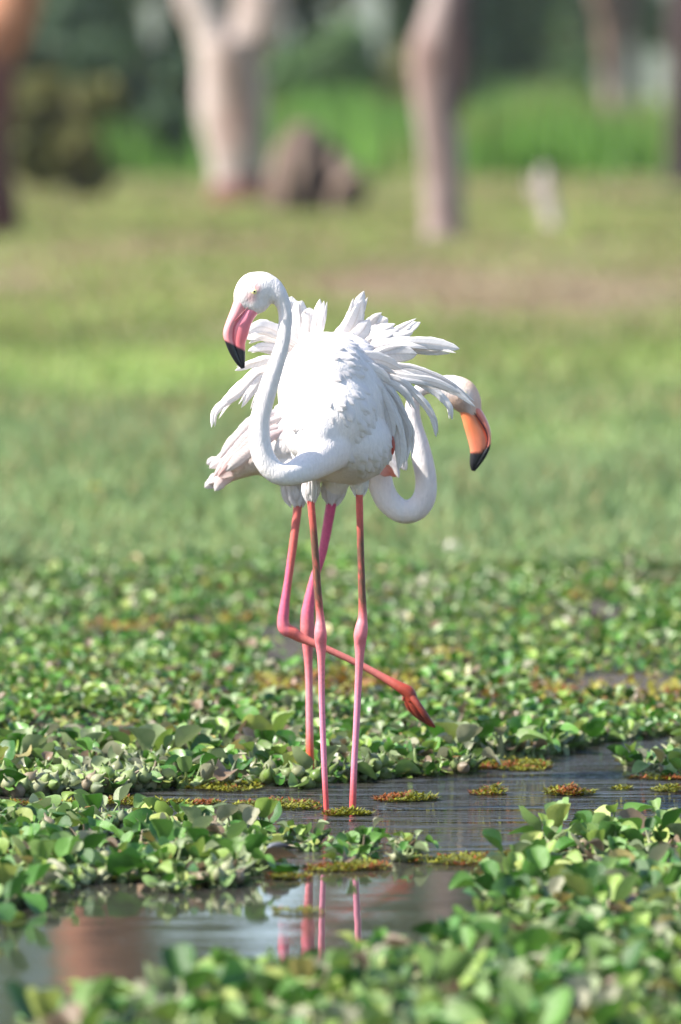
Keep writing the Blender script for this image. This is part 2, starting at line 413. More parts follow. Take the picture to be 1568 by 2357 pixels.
def feather(parent, pts, w, mat=None, c0=(0.91, 0.87, 0.845), c1=None, tilt=0.0, name='feather', tip=0.75, frill=0.0, camber=0.12, n=5):
    """a single curved quill feather; pts (x,y,Y) in drawing units, w = full width in drawing units"""
    rows = [tuple(P(*p)) for p in pts]
    S = [Vector(q) for q in catmull(rows, n)]
    m_ = len(S); vs, cs, fs = [], [], []; uvs = []; seg_len = sum((S[i + 1] - S[i]).length for i in range(m_ - 1))
    c1 = c1 or c0; hw0 = M(w, pts[0][2]) / 2
    K = 7
    side_dir = Vector((0, -1, 0))
    ph = rng.random() * 9
    for i, p in enumerate(S):
        t = i / (m_ - 1)
        T = (S[min(m_ - 1, i + 1)] - S[max(0, i - 1)]).normalized()
        Nn = side_dir - T * side_dir.dot(T)
        if Nn.length < 1e-3: Nn = Vector((0, 0, 1))
        Nn.normalize(); B = T.cross(Nn)
        if tilt: B = (B * math.cos(tilt) + Nn * math.sin(tilt)); Nn = B.cross(T)
        prof = (0.45 + 0.55 * min(1, t / 0.35)) if t < 0.35 else 1.0
        if t > tip:
            q = (t - tip) / (1 - tip); prof *= max(0.0, 1 - q ** 1.8) ** 0.75 * 0.96 + 0.04
        hw = hw0 * prof
        for side in (1, -1):
            for k in range(K):
                s = -1 + 2 * k / (K - 1)
                uvs.append((s, t)); jit = 1 + frill * (0.16 * math.sin(ph + t * 23 + (2 if s > 0 else 0)) + 0.22 * math.sin(ph * 3 + t * 61 + 4 * s) * t) * abs(s)
                off = B * (hw * s * jit) + Nn * (hw * camber * (1 - s * s) + side * 0.0006 + (0.0012 if k == 3 and side > 0 else 0))
                vs.append(p + off)
                cs.append(lerp3(c0, c1, t))
    for i in range(m_ - 1):
        a = i * 2 * K
        for k in range(K - 1):
            fs.append((a + k, a + k + 1, a + k + 1 + 2 * K, a + k + 2 * K))
            d = a + K
            fs.append((d + k + 1, d + k, d + k + 2 * K, d + k + 1 + 2 * K))
        fs.append((a, a + 2 * K, a + 3 * K, a + K)); e = a + K - 1
        fs.append((e, e + K, e + 3 * K, e + 2 * K))
    o = mobj(name, vs, fs, mat or MAT_quill, parent, cols=cs)
    a = o.data.attributes.new('vane', 'FLOAT_VECTOR', 'POINT')
    a.data.foreach_set('vector', np.array([(abs(u), v * seg_len * 120, ph) for u, v in uvs], dtype=np.float32).ravel())
    return o

def leg(parent, pts, cfun, name='leg', n=7):
    rows = []
    for p in pts:
        w = P(p[0], p[1], p[2]); r = M(p[3], p[2]); rows.append((w.x, w.y, w.z, r, r * 0.92))
    st = [tuple(q) for q in catmull(rows, n)]
    st2 = []
    for i, s in enumerate(st):   # scaly irregular skin
        k = 1 + 0.035 * nz(s[0] * 40, s[2] * 60, s[1] * 10)
        st2.append((s[0], s[1], s[2], s[3] * k, s[4] * k))
    vs, fs = tube(st2, 14)
    cs = [cfun(*W2D(*v), v) for v in vs]
    return mobj(name, vs, fs, MAT_leg, parent, cols=cs)

def bill(parent, stations, Y, cU, cL, blackf, depth0=17):
    """stations: (outer xy, line xy, inner xy)"""
    out = []
    for which, cc in ((0, cU), (1, cL)):
        rows = []
        for i, (o_, m_, l_) in enumerate(stations):
            a, b_ = (o_, m_) if which == 0 else (m_, l_)
            cx, cy = (a[0] + b_[0]) / 2, (a[1] + b_[1]) / 2
            r = math.hypot(a[0] - b_[0], a[1] - b_[1]) / 2 + 1.6
            t = i / (len(stations) - 1)
            rd = depth0 * (1 - t) ** 0.7 * (1.0 if which == 0 else 0.88) + 1.5
            rd = min(rd, r * 2.2 + 4)
            w = P(cx, cy, Y); rows.append((w.x, w.y, w.z, M(r, Y), M(rd, Y)))
        vs, fs = tube([tuple(q) for q in catmull(rows, 6)], 18)
        cs = []
        for v in vs:
            x, y = W2D(*v)
            cs.append(lerp3(cc(x, y), (0.012, 0.012, 0.016), blackf(x, y)))
        out.append((vs, fs, cs))
    up = mobj('bill', *out[0][:2], MAT_bill, parent, cols=out[0][2])
    lo = mobj('lower_mandible', *out[1][:2], MAT_bill, None, cols=out[1][2]); lo.parent = up
    return up

def eye(parent, x, y, Y, r, sgn=-1):
    c = P(x, y, Y); R = M(r, Y)
    vs, fs = ellipsoid(c, (R, R * 0.6, R), seg=14, rings=8)
    e = mobj('eye', vs, fs, MAT_eye, parent, cols=[(0.85, 0.76, 0.34)] * len(vs))
    vs, fs = ellipsoid(c + Vector((0, sgn * R * 0.50, 0)), (R * 0.42, R * 0.25, R * 0.42), seg=10, rings=6)
    pu = mobj('pupil', vs, fs, MAT_eye, None, cols=[(0.01, 0.01, 0.01)] * len(vs)); pu.parent = e

def plumage(parent, body, count, keep, flow, size, colf, seed):
    """small overlapping contour feathers lying on the body"""
    r_ = random.Random(seed); me = body.data
    areas = np.array([p.area for p in me.polygons]); cum = np.cumsum(areas); tot = cum[-1]
    V, F, C = [], [], []
    got = 0; tries = 0
    while got < count and tries < count * 8:
        tries += 1
        p = me.polygons[int(np.searchsorted(cum, r_.random() * tot))]
        c = Vector(p.center); n_ = Vector(p.normal)
        if not keep(c, n_): continue
        f = flow(c, n_) + Vector((r_.uniform(-.25, .25), r_.uniform(-.25, .25), r_.uniform(-.25, .25)))
        f = (f - n_ * f.dot(n_))
        if f.length < 1e-3: continue
        f.normalize(); s = n_.cross(f)
        L = size * r_.uniform(0.75, 1.3); Wd = L * r_.uniform(0.26, 0.36); lift = r_.uniform(0.0, 0.06)
        o = len(V)
        cc = colf(c)
        for i in range(6):
            t = i / 5; wp = Wd * (0.5 + 0.5 * min(1, t / 0.4)) * (1 if t < 0.6 else math.sqrt(max(0.02, 1 - ((t - 0.6) / 0.4) ** 2)))
            for k in range(5):
                q = -1 + k / 2
                h = -0.004 + lift * L * t * t * 1.2 + 0.0035 - q * q * Wd * 0.35
                V.append(c + f * (L * t) + s * (wp * q) + n_ * (h - 0.10 * L * t * t)); C.append(cc)
        for i in range(5):
            for k in range(4):
                a = o + i * 5 + k; F.append((a, a + 1, a + 6, a + 5))
        got += 1
    ob = mobj('plumage', V, F, MAT_feather, parent, cols=C); ob['kind'] = 'stuff'
    return ob

# ------------------------------------------------------------------ FRONT FLAMINGO
YA = 0.0
A = empty('flamingo', (P(783, 1868, 0).x, 0, 0))
tag(A, 'white flamingo in front facing the camera, ruffled feathers, pink bill at left', 'flamingo')
nY = -0.33
neckA = [(778, 985, -0.10, 70), (770, 1020, -0.15, 56), (751, 1036, -0.18, 56), (724, 1062, -.235, 42), (690, 1083, -.295, 32), (655, 1094, nY, 26.5),
         (627, 1081, nY, 27), (606, 1050, nY, 27), (598, 1012, nY, 26), (598, 972, nY, 24.5), (607, 930, nY, 23), (622, 880, nY, 22),
         (636, 838, nY, 20), (649, 798, nY, 17.5), (655, 765, nY, 17), (657, 728, nY, 17), (653, 702, nY, 18), (642, 680, nY, 22), (625, 666, nY, 31),
         (604, 664, nY, 39), (584, 668, nY, 42), (569, 682, nY, 35), (562, 698, nY, 26), (559, 712, nY, 20)]
neckA = [(p[0], p[1], p[2], p[3], p[3] * (0.95 if i < 18 else 0.72)) for i, p in enumerate(neckA)]
pA = [pxtube(neckA, 7, 20)]
pA.append(ellipsoid(P(600, 662, nY), (M(44), M(27), M(38))))
pA.append(ellipsoid(P(590, 690, nY), (M(34), M(24), M(34)), Matrix.Rotation(0.5, 3, 'Y')))
pA.append(ellipsoid(P(752, 905, -0.05), (0.132, 0.15, 0.165)))
pA.append(ellipsoid(P(780, 925, 0.06), (0.150, 0.24, 0.19)))
pA.append(ellipsoid(P(800, 1015, 0.0), (0.128, 0.19, 0.116)))
pA.append(ellipsoid(P(745, 1030, -0.03), (0.09, 0.14, 0.085)))
pA.append(ellipsoid(P(716, 985, -0.12), (0.075, 0.105, 0.095)))
pA.append(ellipsoid(P(760, 1010, -0.11), (0.085, 0.10, 0.09)))
pA.append(ellipsoid(P(772, 955, -0.11), (0.11, 0.115, 0.13)))
pA.append(ellipsoid(P(735, 1000, -0.14), (0.08, 0.10, 0.085)))
pA.append(pxtube([(722, 1060, 0.02, 38), (717, 1105, 0.01, 24), (716, 1135, 0.0, 16), (716, 1158, 0.0, 9.5)], 5, 16))
pA.append(pxtube([(815, 1050, 0.02, 50), (824, 1100, 0.01, 24), (827, 1125, 0.0, 16), (828, 1143, 0.0, 9.5)], 5, 16))
def colA(x, y, z):
    X, Yd = W2D(x, y, z); c = lerp3(WHITE, (0.78, 0.66, 0.62), 0.3 * max(0, nz(x * 9, y * 9, z * 7) + .1))
    if Yd > 960 and X > 640:  # belly: its own warm blush with some shading put into the colour
        c = lerp3(c, (0.82, 0.72, 0.69), 0.75 * sstep(985, 1085, Yd) * sstep(690, 760, X) * (1 - sstep(1095, 1125, Yd)))
    if Yd < 745 and X < 625:
        d = math.hypot((X - 578) / 1.0, (Yd - 685) / 1.0)
        c = lerp3(c, (0.85, 0.42, 0.42), 0.6 * (1 - sstep(4, 19, d)))
        d2 = math.hypot(X - 590, Yd - 664); c = lerp3(c, (0.80, 0.42, 0.40), 0.7 * (1 - sstep(4, 16, d2)))
    if X > 620 and 690 < Yd < 725: c = lerp3(c, (0.84, 0.74, 0.68), 0.4 * (1 - sstep(638, 652, X)))
    return c
bodyA = remeshed('body', pA, 0.0055, 18, MAT_plume, A, colA)

stA = [((545, 680), (577, 694), (590, 722)), ((532, 716), (559, 722), (584, 732)), ((521, 746), (541, 747), (575, 751)),
       ((515.5, 766), (536.5, 770), (570, 768)), ((521, 789), (538, 789), (563.5, 790)), ((531, 812), (546, 812), (563.5, 812)),
       ((545, 835), (554, 834), (563, 833)), ((558, 848), (560, 848), (562, 847))]
pinkA = lambda x, y: lerp3((0.82, 0.36, 0.37), (0.78, 0.22, 0.24), sstep(700, 780, y) * 0.6 + 0.3 * sstep(545, 575, x))
bill(A, stA, nY, pinkA, lambda x, y: lerp3((0.78, 0.23, 0.30), (0.78, 0.18, 0.20), sstep(720, 790, y)),
     lambda x, y: sstep(-3, 3, y - (784 + (x - 520) * 0.52)), 16)
# nostril slit and the dark grin line between the mandibles
vs, fs = pxtube([(573, 706, nY - M(15.5), 0.7), (556, 722, nY - M(17.2), 1.0), (545, 735, nY - M(16), 1.2), (540, 741, nY - M(14), 0.5)], 6, 8)
mobj('nostril', vs, fs, MAT_bill, A, cols=[(0.28, 0.05, 0.07)] * len(vs))
for sgn in (-1, 1): eye(A, 585.5, 671, nY + sgn * M(33.5), 6.4, sgn)

def mudA(top):
    def f(x, y, v):
        pink = lerp3((0.70, 0.20, 0.17), (0.72, 0.20, 0.17), 0)
        low = (0.66, 0.22, 0.31); joint = (0.66, 0.18, 0.20)
        c = lerp3((0.60, 0.10, 0.08), joint, sstep(1380, 1440, y))
        c = lerp3(c, low, sstep(1500, 1640, y)); c = lerp3(c, (0.60, 0.085, 0.075), sstep(1740, 1850, y))
        mud = sstep(1165, 1260, y) * (1 - sstep(1370, 1425, y))
        k = nz(v.x * 150, v.z * 110, v.y * 150) * 0.9 + 0.5
        return lerp3(c, (0.13, 0.06, 0.035), min(1, mud * (0.45 + 1.1 * k)))
    return f
leg(A, [(716, 1135, 0, 8), (716.5, 1160, 0, 8.5), (724.5, 1252, 0, 8.3), (731, 1354, 0, 9), (737, 1418, 0, 9.5), (737.5, 1445, -.004, 13), (738, 1463, -.006, 14.5),
        (739, 1486, 0, 12.5), (740, 1524, 0, 8.6), (741.5, 1627, 0, 7), (746.6, 1763, 0, 6.6), (751.7, 1865, 0, 6.2), (756, 1930, 0, 7)], mudA(0))
leg(A, [(827, 1125, 0, 8), (827.4, 1146, 0, 8.3), (830, 1252, 0, 8), (832.5, 1337, 0, 8.3), (835, 1412, 0, 10), (833, 1440, -.004, 14), (830, 1462, -.006, 15.5),
        (829, 1485, 0, 13), (828, 1512, 0, 10.2), (825, 1575, 0, 8.2), (821, 1661, 0, 7.5), (815.5, 1763, 0, 7.3), (812, 1860, 0, 8), (810, 1930, 0, 8)], mudA(0))

# ruffled quills: (points, width)
QA = [
    # left fan behind the neck
    ([(700, 800, .10), (640, 765, .07), (600, 752, .05), (566, 768, .04)], 34),
    ([(700, 820, .12), (640, 785, .09), (600, 770, .07), (567, 780, .06)], 30),
    ([(690, 850, .10), (640, 806, .08), (605, 798, .07), (571, 808, .06)], 20),
    ([(690, 850, .12), (630, 812, .10), (600, 803, .09), (585, 800, .08)], 16),
    ([(690, 870, .08), (630, 830, .06), (585, 836, .05), (541, 853, .04)], 22),
    ([(680, 900, .10), (610, 856, .08), (550, 905, .06), (497, 944, .05), (487, 984, .04)], 20),
    ([(690, 880, .12), (610, 850, .10), (560, 885, .08), (518, 925, .07), (492, 960, .06)], 26),
    ([(690, 890, .08), (615, 872, .06), (585, 895, .05), (556, 938, .04)], 22),
    ([(700, 900, .06), (630, 880, .04), (600, 910, .03), (583, 950, .02)], 24),
    # upright ones on the back, left of the notch
    ([(690, 860, .14), (672, 780, .13), (668, 720, .12), (672, 682, .12)], 40),
    ([(700, 850, .12), (692, 770, .11), (690, 715, .10), (696, 692, .10)], 42),
    ([(712, 840, .10), (712, 780, .09), (712, 735, .08), (712, 708, .08)], 34),
    ([(712, 850, .09), (722, 780, .08), (730, 730, .07), (737, 688, .07)], 20),
    ([(718, 850, .07), (732, 780, .06), (742, 735, .05), (746, 692, .05)], 17),
    ([(725, 850, .05), (738, 800, .04), (742, 778, .03), (748, 764, .03)], 22),
    # right of the notch
    ([(760, 850, .10), (775, 790, .08), (812, 735, .07), (838, 670, .06)], 36),
    ([(765, 870, .08), (780, 805, .06), (815, 745, .05), (834, 690, .04)], 44),
    ([(775, 860, .06), (800, 800, .05), (835, 760, .05), (850, 735, .05)], 36),
    ([(790, 840, .14), (830, 785, .13), (862, 752, .13), (893, 733, .12)], 48),
    ([(790, 840, .12), (835, 790, .11), (875, 768, .10), (916, 760, .10)], 48),
    ([(800, 850, .10), (850, 800, .12), (910, 770, .12), (968, 742, .11)], 34),
    ([(800, 860, .08), (850, 810, .10), (905, 785, .10), (952, 762, .09)], 34),
    ([(800, 850, .04), (850, 806, .03), (930, 790, .02), (1000, 792, .02), (1058, 803, .02)], 30),
    ([(800, 860, .06), (850, 815, .05), (915, 795, .04), (985, 800, .04), (1040, 800, .04)], 36),
    ([(805, 880, .02), (855, 835, .00), (900, 815, .00), (960, 815, .0)], 44),
    ([(800, 880, .02), (860, 850, .00), (940, 850, .0), (1020, 880, .01), (1094, 936, .02)], 26),
    ([(800, 890, .01), (860, 855, -.01), (930, 862, -.01), (1000, 900, .0), (1034, 935, .0), (1041, 966, .01)], 21),
    ([(800, 900, .0), (860, 865, -.02), (930, 870, -.02), (1000, 880, -.01), (1060, 905, .0)], 22),
    ([(800, 910, -.01), (850, 872, -.03), (915, 875, -.03), (965, 915, -.03), (996, 960, -.02), (1004, 1006, -.01)], 19),
    ([(800, 920, -.02), (850, 885, -.04), (900, 885, -.04), (935, 905, -.04), (958, 945, -.03)], 20),
    ([(810, 910, -.0), (860, 875, -.02), (905, 868, -.02), (930, 880, -.02), (943, 918, -.02)], 18),
    ([(810, 900, -.03), (850, 880, -.05), (890, 900, -.05), (920, 950, -.04), (940, 990, -.03), (938, 1030, -.02)], 26),
    ([(800, 930, -.05), (845, 895, -.07), (885, 915, -.07), (910, 970, -.06), (922, 1030, -.05), (918, 1082, -.04)], 30),
    ([(820, 900, -.02), (860, 885, -.04), (900, 905, -.04), (928, 965, -.03), (941, 1010, -.02), (936, 1062, -.02)], 26),
    ([(800, 900, -.06), (840, 880, -.08), (875, 905, -.08), (897, 960, -.07), (905, 1010, -.06)], 30),
    ([(790, 870, -.08), (830, 850, -.09), (870, 858, -.08), (900, 880, -.06)], 34),
    ([(790, 850, -.05), (830, 825, -.06), (880, 830, -.05), (925, 850, -.04)], 36),
]
for pts, w in QA:
    feather(A, pts, w, tip=0.45 + 0.35 * rng.random(), frill=0.3, tilt=rng.uniform(-.4, .4), camber=rng.uniform(.04, .12), n=7)
    if len(pts) > 3:       # a narrower quill lies beside each long one
        k = rng.uniform(0.82, 0.96); e0, e1 = pts[-2], pts[-1]; sh = rng.choice([-1, 1]) * w * rng.uniform(.3, .5)
        dx, dy = e1[0] - e0[0], e1[1] - e0[1]; L_ = math.hypot(dx, dy); nx_, ny_ = -dy / L_, dx / L_
        p2 = [(p[0] + nx_ * sh * i / (len(pts) - 1), p[1] + ny_ * sh * i / (len(pts) - 1), p[2] + rng.uniform(-.008, .008)) for i, p in enumerate(pts)]
        p2[-1] = (e0[0] + (p2[-1][0] - e0[0]) * k, e0[1] + (p2[-1][1] - e0[1]) * k, p2[-1][2])
        feather(A, p2, w * rng.uniform(.45, .6), tip=0.4, frill=0.3, tilt=rng.uniform(-.6, .6), camber=.08, n=7)
# coral underwing feather showing low on the right side
feather(A, [(903, 1000, -.06), (906, 1025, -.07), (903, 1048, -.07)], 7, c0=(0.75, 0.35, 0.28), c1=(0.6, 0.07, 0.04))
def keepA(c, n_):
    X, Yd = W2D(*c)
    return c.y > -0.235 and (X > 770 or nz(c.x * 9, c.z * 9, 1) > 0.15) and not (X < 800 and Yd > 955) and 690 < X and Yd < 1085 and (X > 715 or Yd < 1040)
plumage(A, bodyA, 700, keepA, lambda c, n_: Vector((0.45 if W2D(*c)[0] > 740 else -0.35, 0.55, -0.75)), 0.046, lambda c: lerp3(WHITE, colA(*c), 0.6), 3)
# loose fringe at the top of the thighs
for X0, Y0, Yt in ((716, 1118, 1156), (827, 1106, 1142)):
    for k in range(16):
        a = k / 16 * 6.283 + rng.uniform(-.2, .2); dx = math.cos(a) * 17; dY = math.sin(a) * 0.017
        feather(A, [(X0 + dx, Y0 - 12, dY), (X0 + dx * 0.95, Y0 + 12, dY), (X0 + dx * 0.62, Yt + rng.uniform(-16, 5), dY * 0.7)], 12, n=3, camber=.05, tip=.5, frill=.5, name='thigh_feather')

# ------------------------------------------------------------------ REAR FLAMINGO
YB = 0.8
B = empty('flamingo', (P(713, 1804, YB).x, YB, 0))
tag(B, 'flamingo standing behind on one leg, head lowered at right, orange bill with black tip', 'flamingo')
hY = YB - 0.02
neckB = [(800, 1010, YB, 80), (845, 1035, YB, 52), (866, 1075, YB, 36), (876, 1115, YB, 30), (893, 1152, YB, 29), (925, 1177, YB, 28), (957, 1172, YB, 28),
         (977, 1145, YB, 27), (981, 1105, YB, 25), (973, 1060, YB, 25), (965, 1020, YB, 22), (956, 985, YB, 19), (950, 950, YB, 17.5),
         (953, 920, YB, 17), (968, 898, hY, 16), (992, 889, hY, 17), (1015, 888, hY, 24), (1040, 895, hY, 33), (1062, 908, hY, 38), (1078, 928, hY, 33), (1087, 945, hY, 24), (1092, 958, hY, 17)]
neckB = [(p[0], p[1], p[2], p[3], p[3] * (0.95 if i < 16 else 0.74)) for i, p in enumerate(neckB)]
pB = [pxtube(neckB, 7, 20)]
pB.append(pxtube([(478, 1112, YB, 5, 10), (505, 1103, YB, 14, 22), (545, 1078, YB, 27, 45), (585, 1052, YB, 46, 70), (640, 1025, YB, 72, 95), (710, 1005, YB, 98, 112), (780, 1008, YB, 96, 112), (840, 1030, YB, 70, 85), (872, 1050, YB, 38, 50)], 5, 24))
pB.append(ellipsoid(P(690, 1070, YB), (0.13, 0.12, 0.055)))
pB.append(pxtube([(668, 1075, YB, 46), (674, 1115, YB - .02, 30), (681, 1145, YB - .03, 19), (685, 1166, YB - .03, 11)], 5, 16))
pB.append(pxtube([(780, 1070, YB, 50), (775, 1110, YB + .02, 32), (768, 1140, YB + .03, 20), (763, 1160, YB + .03, 12)], 5, 16))
def colB(x, y, z):
    X, Yd = W2D(x, y, z); c = lerp3(WHITE, (0.78, 0.62, 0.57), 0.45 * max(0, nz(x * 9, y * 9, z * 7) + .15))
    if X < 700: c = lerp3(c, (0.85, 0.72, 0.70), 0.5 * (1 - sstep(560, 680, X)) + 0.45 * sstep(1075, 1100, Yd) * (X < 640))
    if 840 < X < 900 and Yd < 1200: c = lerp3(c, (0.85, 0.70, 0.64), 0.5 * (1 - sstep(1120, 1190, Yd)))
    if X > 930:
        k = nz(x * 30, z * 22, 4) * 0.5 + 0.5
        c = lerp3(c, (0.85, 0.68, 0.60), 0.30 * k)
    if X > 1000 and Yd < 990:
        # buff cheek, pale orange forehead
        c = lerp3(c, (0.42, 0.27, 0.19), 0.85 * (1 - sstep(16, 48, math.hypot(X - 1050, Yd - 938))))
        c = lerp3(c, (0.85, 0.50, 0.33), 0.6 * sstep(1078, 1095, X))
        c = lerp3(c, (0.80, 0.52, 0.33), 0.7 * sstep(1040, 1085, X) * (1 - sstep(885, 915, Yd)))
    return c
bodyB = remeshed('body', pB, 0.0055, 7, MAT_plume, B, colB)
stB = [((1088, 912), (1078, 924), (1064, 950)), ((1100, 934), (1090, 945), (1073, 974)), ((1114, 956), (1103, 966), (1074, 990)), ((1126, 984), (1116.5, 989), (1078, 1008)),
       ((1129, 1010), (1123, 1011), (1083, 1028)), ((1126.5, 1030), (1120, 1030), (1085, 1045)), ((1118, 1048), (1108, 1049), (1084, 1062)),
       ((1105, 1068), (1098, 1067), (1084, 1075)), ((1092, 1084), (1090, 1084), (1087, 1084))]
blackB = lambda x, y: max(sstep(-3, 3, y - (1041 - max(0, (x - 1105)) * 0.75)), 0)
bill(B, stB, hY, lambda x, y: (0.72, 0.22, 0.16), lambda x, y: lerp3((0.79, 0.22, 0.09), (0.78, 0.24, 0.16), sstep(975, 1030, y) * 0.5), blackB, 16)
vs, fs = pxtube([(1091, 949, hY - M(15), 0.8), (1104, 967, hY - M(15.5), 1.4), (1117, 989, hY - M(13), 1.4), (1123.5, 1011, hY - M(10), 1.3), (1120, 1030, hY - M(8), 1.0)], 6, 8)
mobj('gape', vs, fs, MAT_bill, B, cols=[(0.06, 0.01, 0.02)] * len(vs))
vs, fs = pxtube([(1103, 955, hY - M(12), 0.6), (1110, 968, hY - M(12), 1.3), (1117, 980, hY - M(9), 0.5)], 6, 8)
mobj('nostril', vs, fs, MAT_bill, B, cols=[(0.08, 0.02, 0.02)] * len(vs))
for sgn in (-1, 1): eye(B, 1070, 907, hY + sgn * M(28), 5.0, sgn)

pinkB = lambda x, y, v: lerp3(lerp3((0.56, 0.07, 0.17), (0.64, 0.11, 0.19), sstep(1170, 1380, y)), (0.64, 0.15, 0.17), sstep(1400, 1460, y))
def pinkB2(x, y, v):
    c = lerp3(pinkB(x, y, v), (0.68, 0.23, 0.26), sstep(1500, 1600, y)); k = nz(v.x * 80, v.z * 40, 3) * .5 + .5
    c = lerp3(c, (0.40, 0.14, 0.10), 0.5 * k * (1 - sstep(1440, 1560, y)) * sstep(1390, 1440, y))
    return lerp3(c, (0.70, 0.09, 0.04), sstep(1650, 1740, y))
yl = YB + 0.03
leg(B, [(766, 1140, yl, 12), (762, 1165, yl, 12), (743, 1269, yl, 10.3), (723, 1334, yl, 10.5), (710, 1400, yl, 14), (708, 1430, yl, 16), (708.5, 1455, yl, 16), (709, 1490, yl, 12),
        (711, 1541, yl, 9), (712.5, 1627, yl, 8.3), (714, 1763, yl, 9.3), (714, 1800, yl, 10), (714, 1850, yl, 10)], pinkB2)
yr = YB - 0.03
def shankB(x, y, v):
    c = pinkB(x, y, v) if x < 665 else lerp3((0.58, 0.12, 0.10), (0.46, 0.13, 0.11), sstep(670, 740, x))
    c = lerp3(c, (0.36, 0.05, 0.025), sstep(850, 940, x)); k = nz(v.x * 60, v.z * 60, 8) * .5 + .5
    return lerp3(c, (0.15, 0.03, 0.02), min(1, sstep(925, 975, x) * k * 1.6) if x > 925 else 0)
lg = leg(B, [(684, 1145, yr, 10), (685, 1170, yr, 10), (675, 1255, yr, 9.3), (661, 1354, yr, 9.3), (654, 1405, yr, 12), (652, 1432, yr, 14), (657, 1448, yr, 15), (675, 1457, yr, 14),
        (697, 1470, yr, 11), (753, 1494, yr - .01, 8), (825, 1528, yr - .02, 8), (880, 1558, yr - .03, 9), (918, 1580, yr - .04, 12), (940, 1594, yr - .04, 15), (950, 1612, yr - .04, 13)], shankB)
# folded webbed foot: three toes with web between and a small hind toe
toes = [[(940, 1594, yr - .04, 9), (962, 1622, yr - .055, 8), (980, 1648, yr - .055, 7), (1002, 1674, yr - .05, 2)],
        [(938, 1596, yr - .04, 9), (952, 1626, yr - .04, 9), (970, 1650, yr - .035, 7), (997, 1673, yr - .03, 2)],
        [(936, 1596, yr - .04, 8), (942, 1624, yr - .03, 8), (960, 1647, yr - .02, 6), (986, 1668, yr - .01, 2)]]
foot = None
for t_ in toes:
    vs, fs = pxtube(t_, 5, 10)
    o = mobj('toe', vs, fs, MAT_leg, None, cols=[shankB(*W2D(*v), v) for v in vs]); o.parent = lg
for i in range(2):
    a = [P(*q[:3]) for q in toes[i]]; c = [P(*q[:3]) for q in toes[i + 1]]
    vs = []; cs = []
    for u, w_ in zip(a, c): vs += [u, (u + w_) / 2 + Vector((-.002, 0, -.003)), w_]
    fs = [(3 * k + j, 3 * k + j + 1, 3 * k + j + 4, 3 * k + j + 3) for k in range(3) for j in range(2)]
    o = mobj('web', vs, fs, MAT_leg, None, cols=[(0.2, 0.04, 0.03)] * len(vs)); o.parent = lg
vs, fs = pxtube([(936, 1590, yr - .04, 5), (930, 1604, yr - .04, 4), (928, 1614, yr - .04, 1.5)], 4, 8)
o = mobj('hind_toe', vs, fs, MAT_leg, None, cols=[(0.3, 0.07, 0.05)] * len(vs)); o.parent = lg

PK = (0.85, 0.58, 0.54)
QB = [
    ([(640, 950, YB + .02), (585, 985, YB), (530, 1045, YB), (482, 1078, YB)], 34, WHITE, WHITE),
    ([(640, 950, YB - .06), (590, 965, YB - .08), (545, 1010, YB - .07), (505, 1055, YB - .05)], 30, WHITE, WHITE),
    ([(650, 960, YB - .09), (595, 985, YB - .10), (545, 1035, YB - .08), (490, 1100, YB - .05)], 26, WHITE, BLUSH),
    ([(650, 980, YB - .10), (600, 1000, YB - .11), (550, 1045, YB - .09), (500, 1098, YB - .06)], 24, WHITE, PK),
    ([(655, 990, YB - .11), (605, 1015, YB - .12), (560, 1050, YB - .10), (520, 1085, YB - .07)], 30, BLUSH, WHITE),
    ([(560, 1070, YB), (525, 1092, YB), (495, 1108, YB), (471, 1122, YB)], 28, BLUSH, WHITE),
    ([(570, 1075, YB - .03), (535, 1092, YB - .03), (510, 1110, YB - .03), (495, 1130, YB - .03)], 26, PK, WHITE),
    ([(580, 1075, YB + .03), (540, 1085, YB + .03), (500, 1100, YB + .03), (478, 1110, YB + .03)], 26, WHITE, WHITE),
    ([(560, 1055, YB + .02), (520, 1066, YB + .02), (492, 1062, YB + .02), (476, 1068, YB + .02)], 22, WHITE, WHITE),
    ([(860, 1040, YB - .08), (880, 1062, YB - .08), (897, 1080, YB - .08), (912, 1098, YB - .08)], 22, (0.84, 0.60, 0.52), CORAL),
    ([(850, 1060, YB - .08), (868, 1076, YB - .08), (885, 1086, YB - .08), (904, 1090, YB - .08)], 20, BLUSH, CORAL),
    ([(880, 1020, YB - .09), (900, 1045, YB - .09), (922, 1062, YB - .09), (936, 1082, YB - .09)], 26, WHITE, WHITE),
    ([(880, 1040, YB - .10), (896, 1060, YB - .10), (910, 1074, YB - .10), (918, 1100, YB - .10)], 16, WHITE, WHITE),
]
for pts, w, c0, c1 in QB: feather(B, pts, w, c0=c0, c1=c1, tip=0.7, frill=0.3, n=7)
def keepB(c, n_):
    X, Yd = W2D(*c); return 545 < X < 840 and Yd < 1095 and c.y < YB + 0.1 + (Yd < 1000)
plumage(B, bodyB, 420, keepB, lambda c, n_: Vector((-0.85, 0.0, -0.45)), 0.055, lambda c: colB(*c), 4)
for X0, Y0, Yt, yy in ((676, 1128, 1168, YB - .03), (770, 1124, 1162, YB + .03)):
    for k in range(18):
        a = k / 18 * 6.283 + rng.uniform(-.2, .2); dx = math.cos(a) * 26; dY = math.sin(a) * 0.028
        feather(B, [(X0 + dx, Y0 - 16, yy + dY), (X0 + dx * 0.85 + (2 if X0 < 700 else -2), Y0 + 12, yy + dY), (X0 + dx * 0.5 + (8 if X0 < 700 else -6), Yt + rng.uniform(-20, 4), yy + dY * 0.6)], 15, n=3, camber=.05, tip=.5, frill=.5, name='thigh_feather', c0=WHITE, c1=(0.85, 0.8, 0.81))

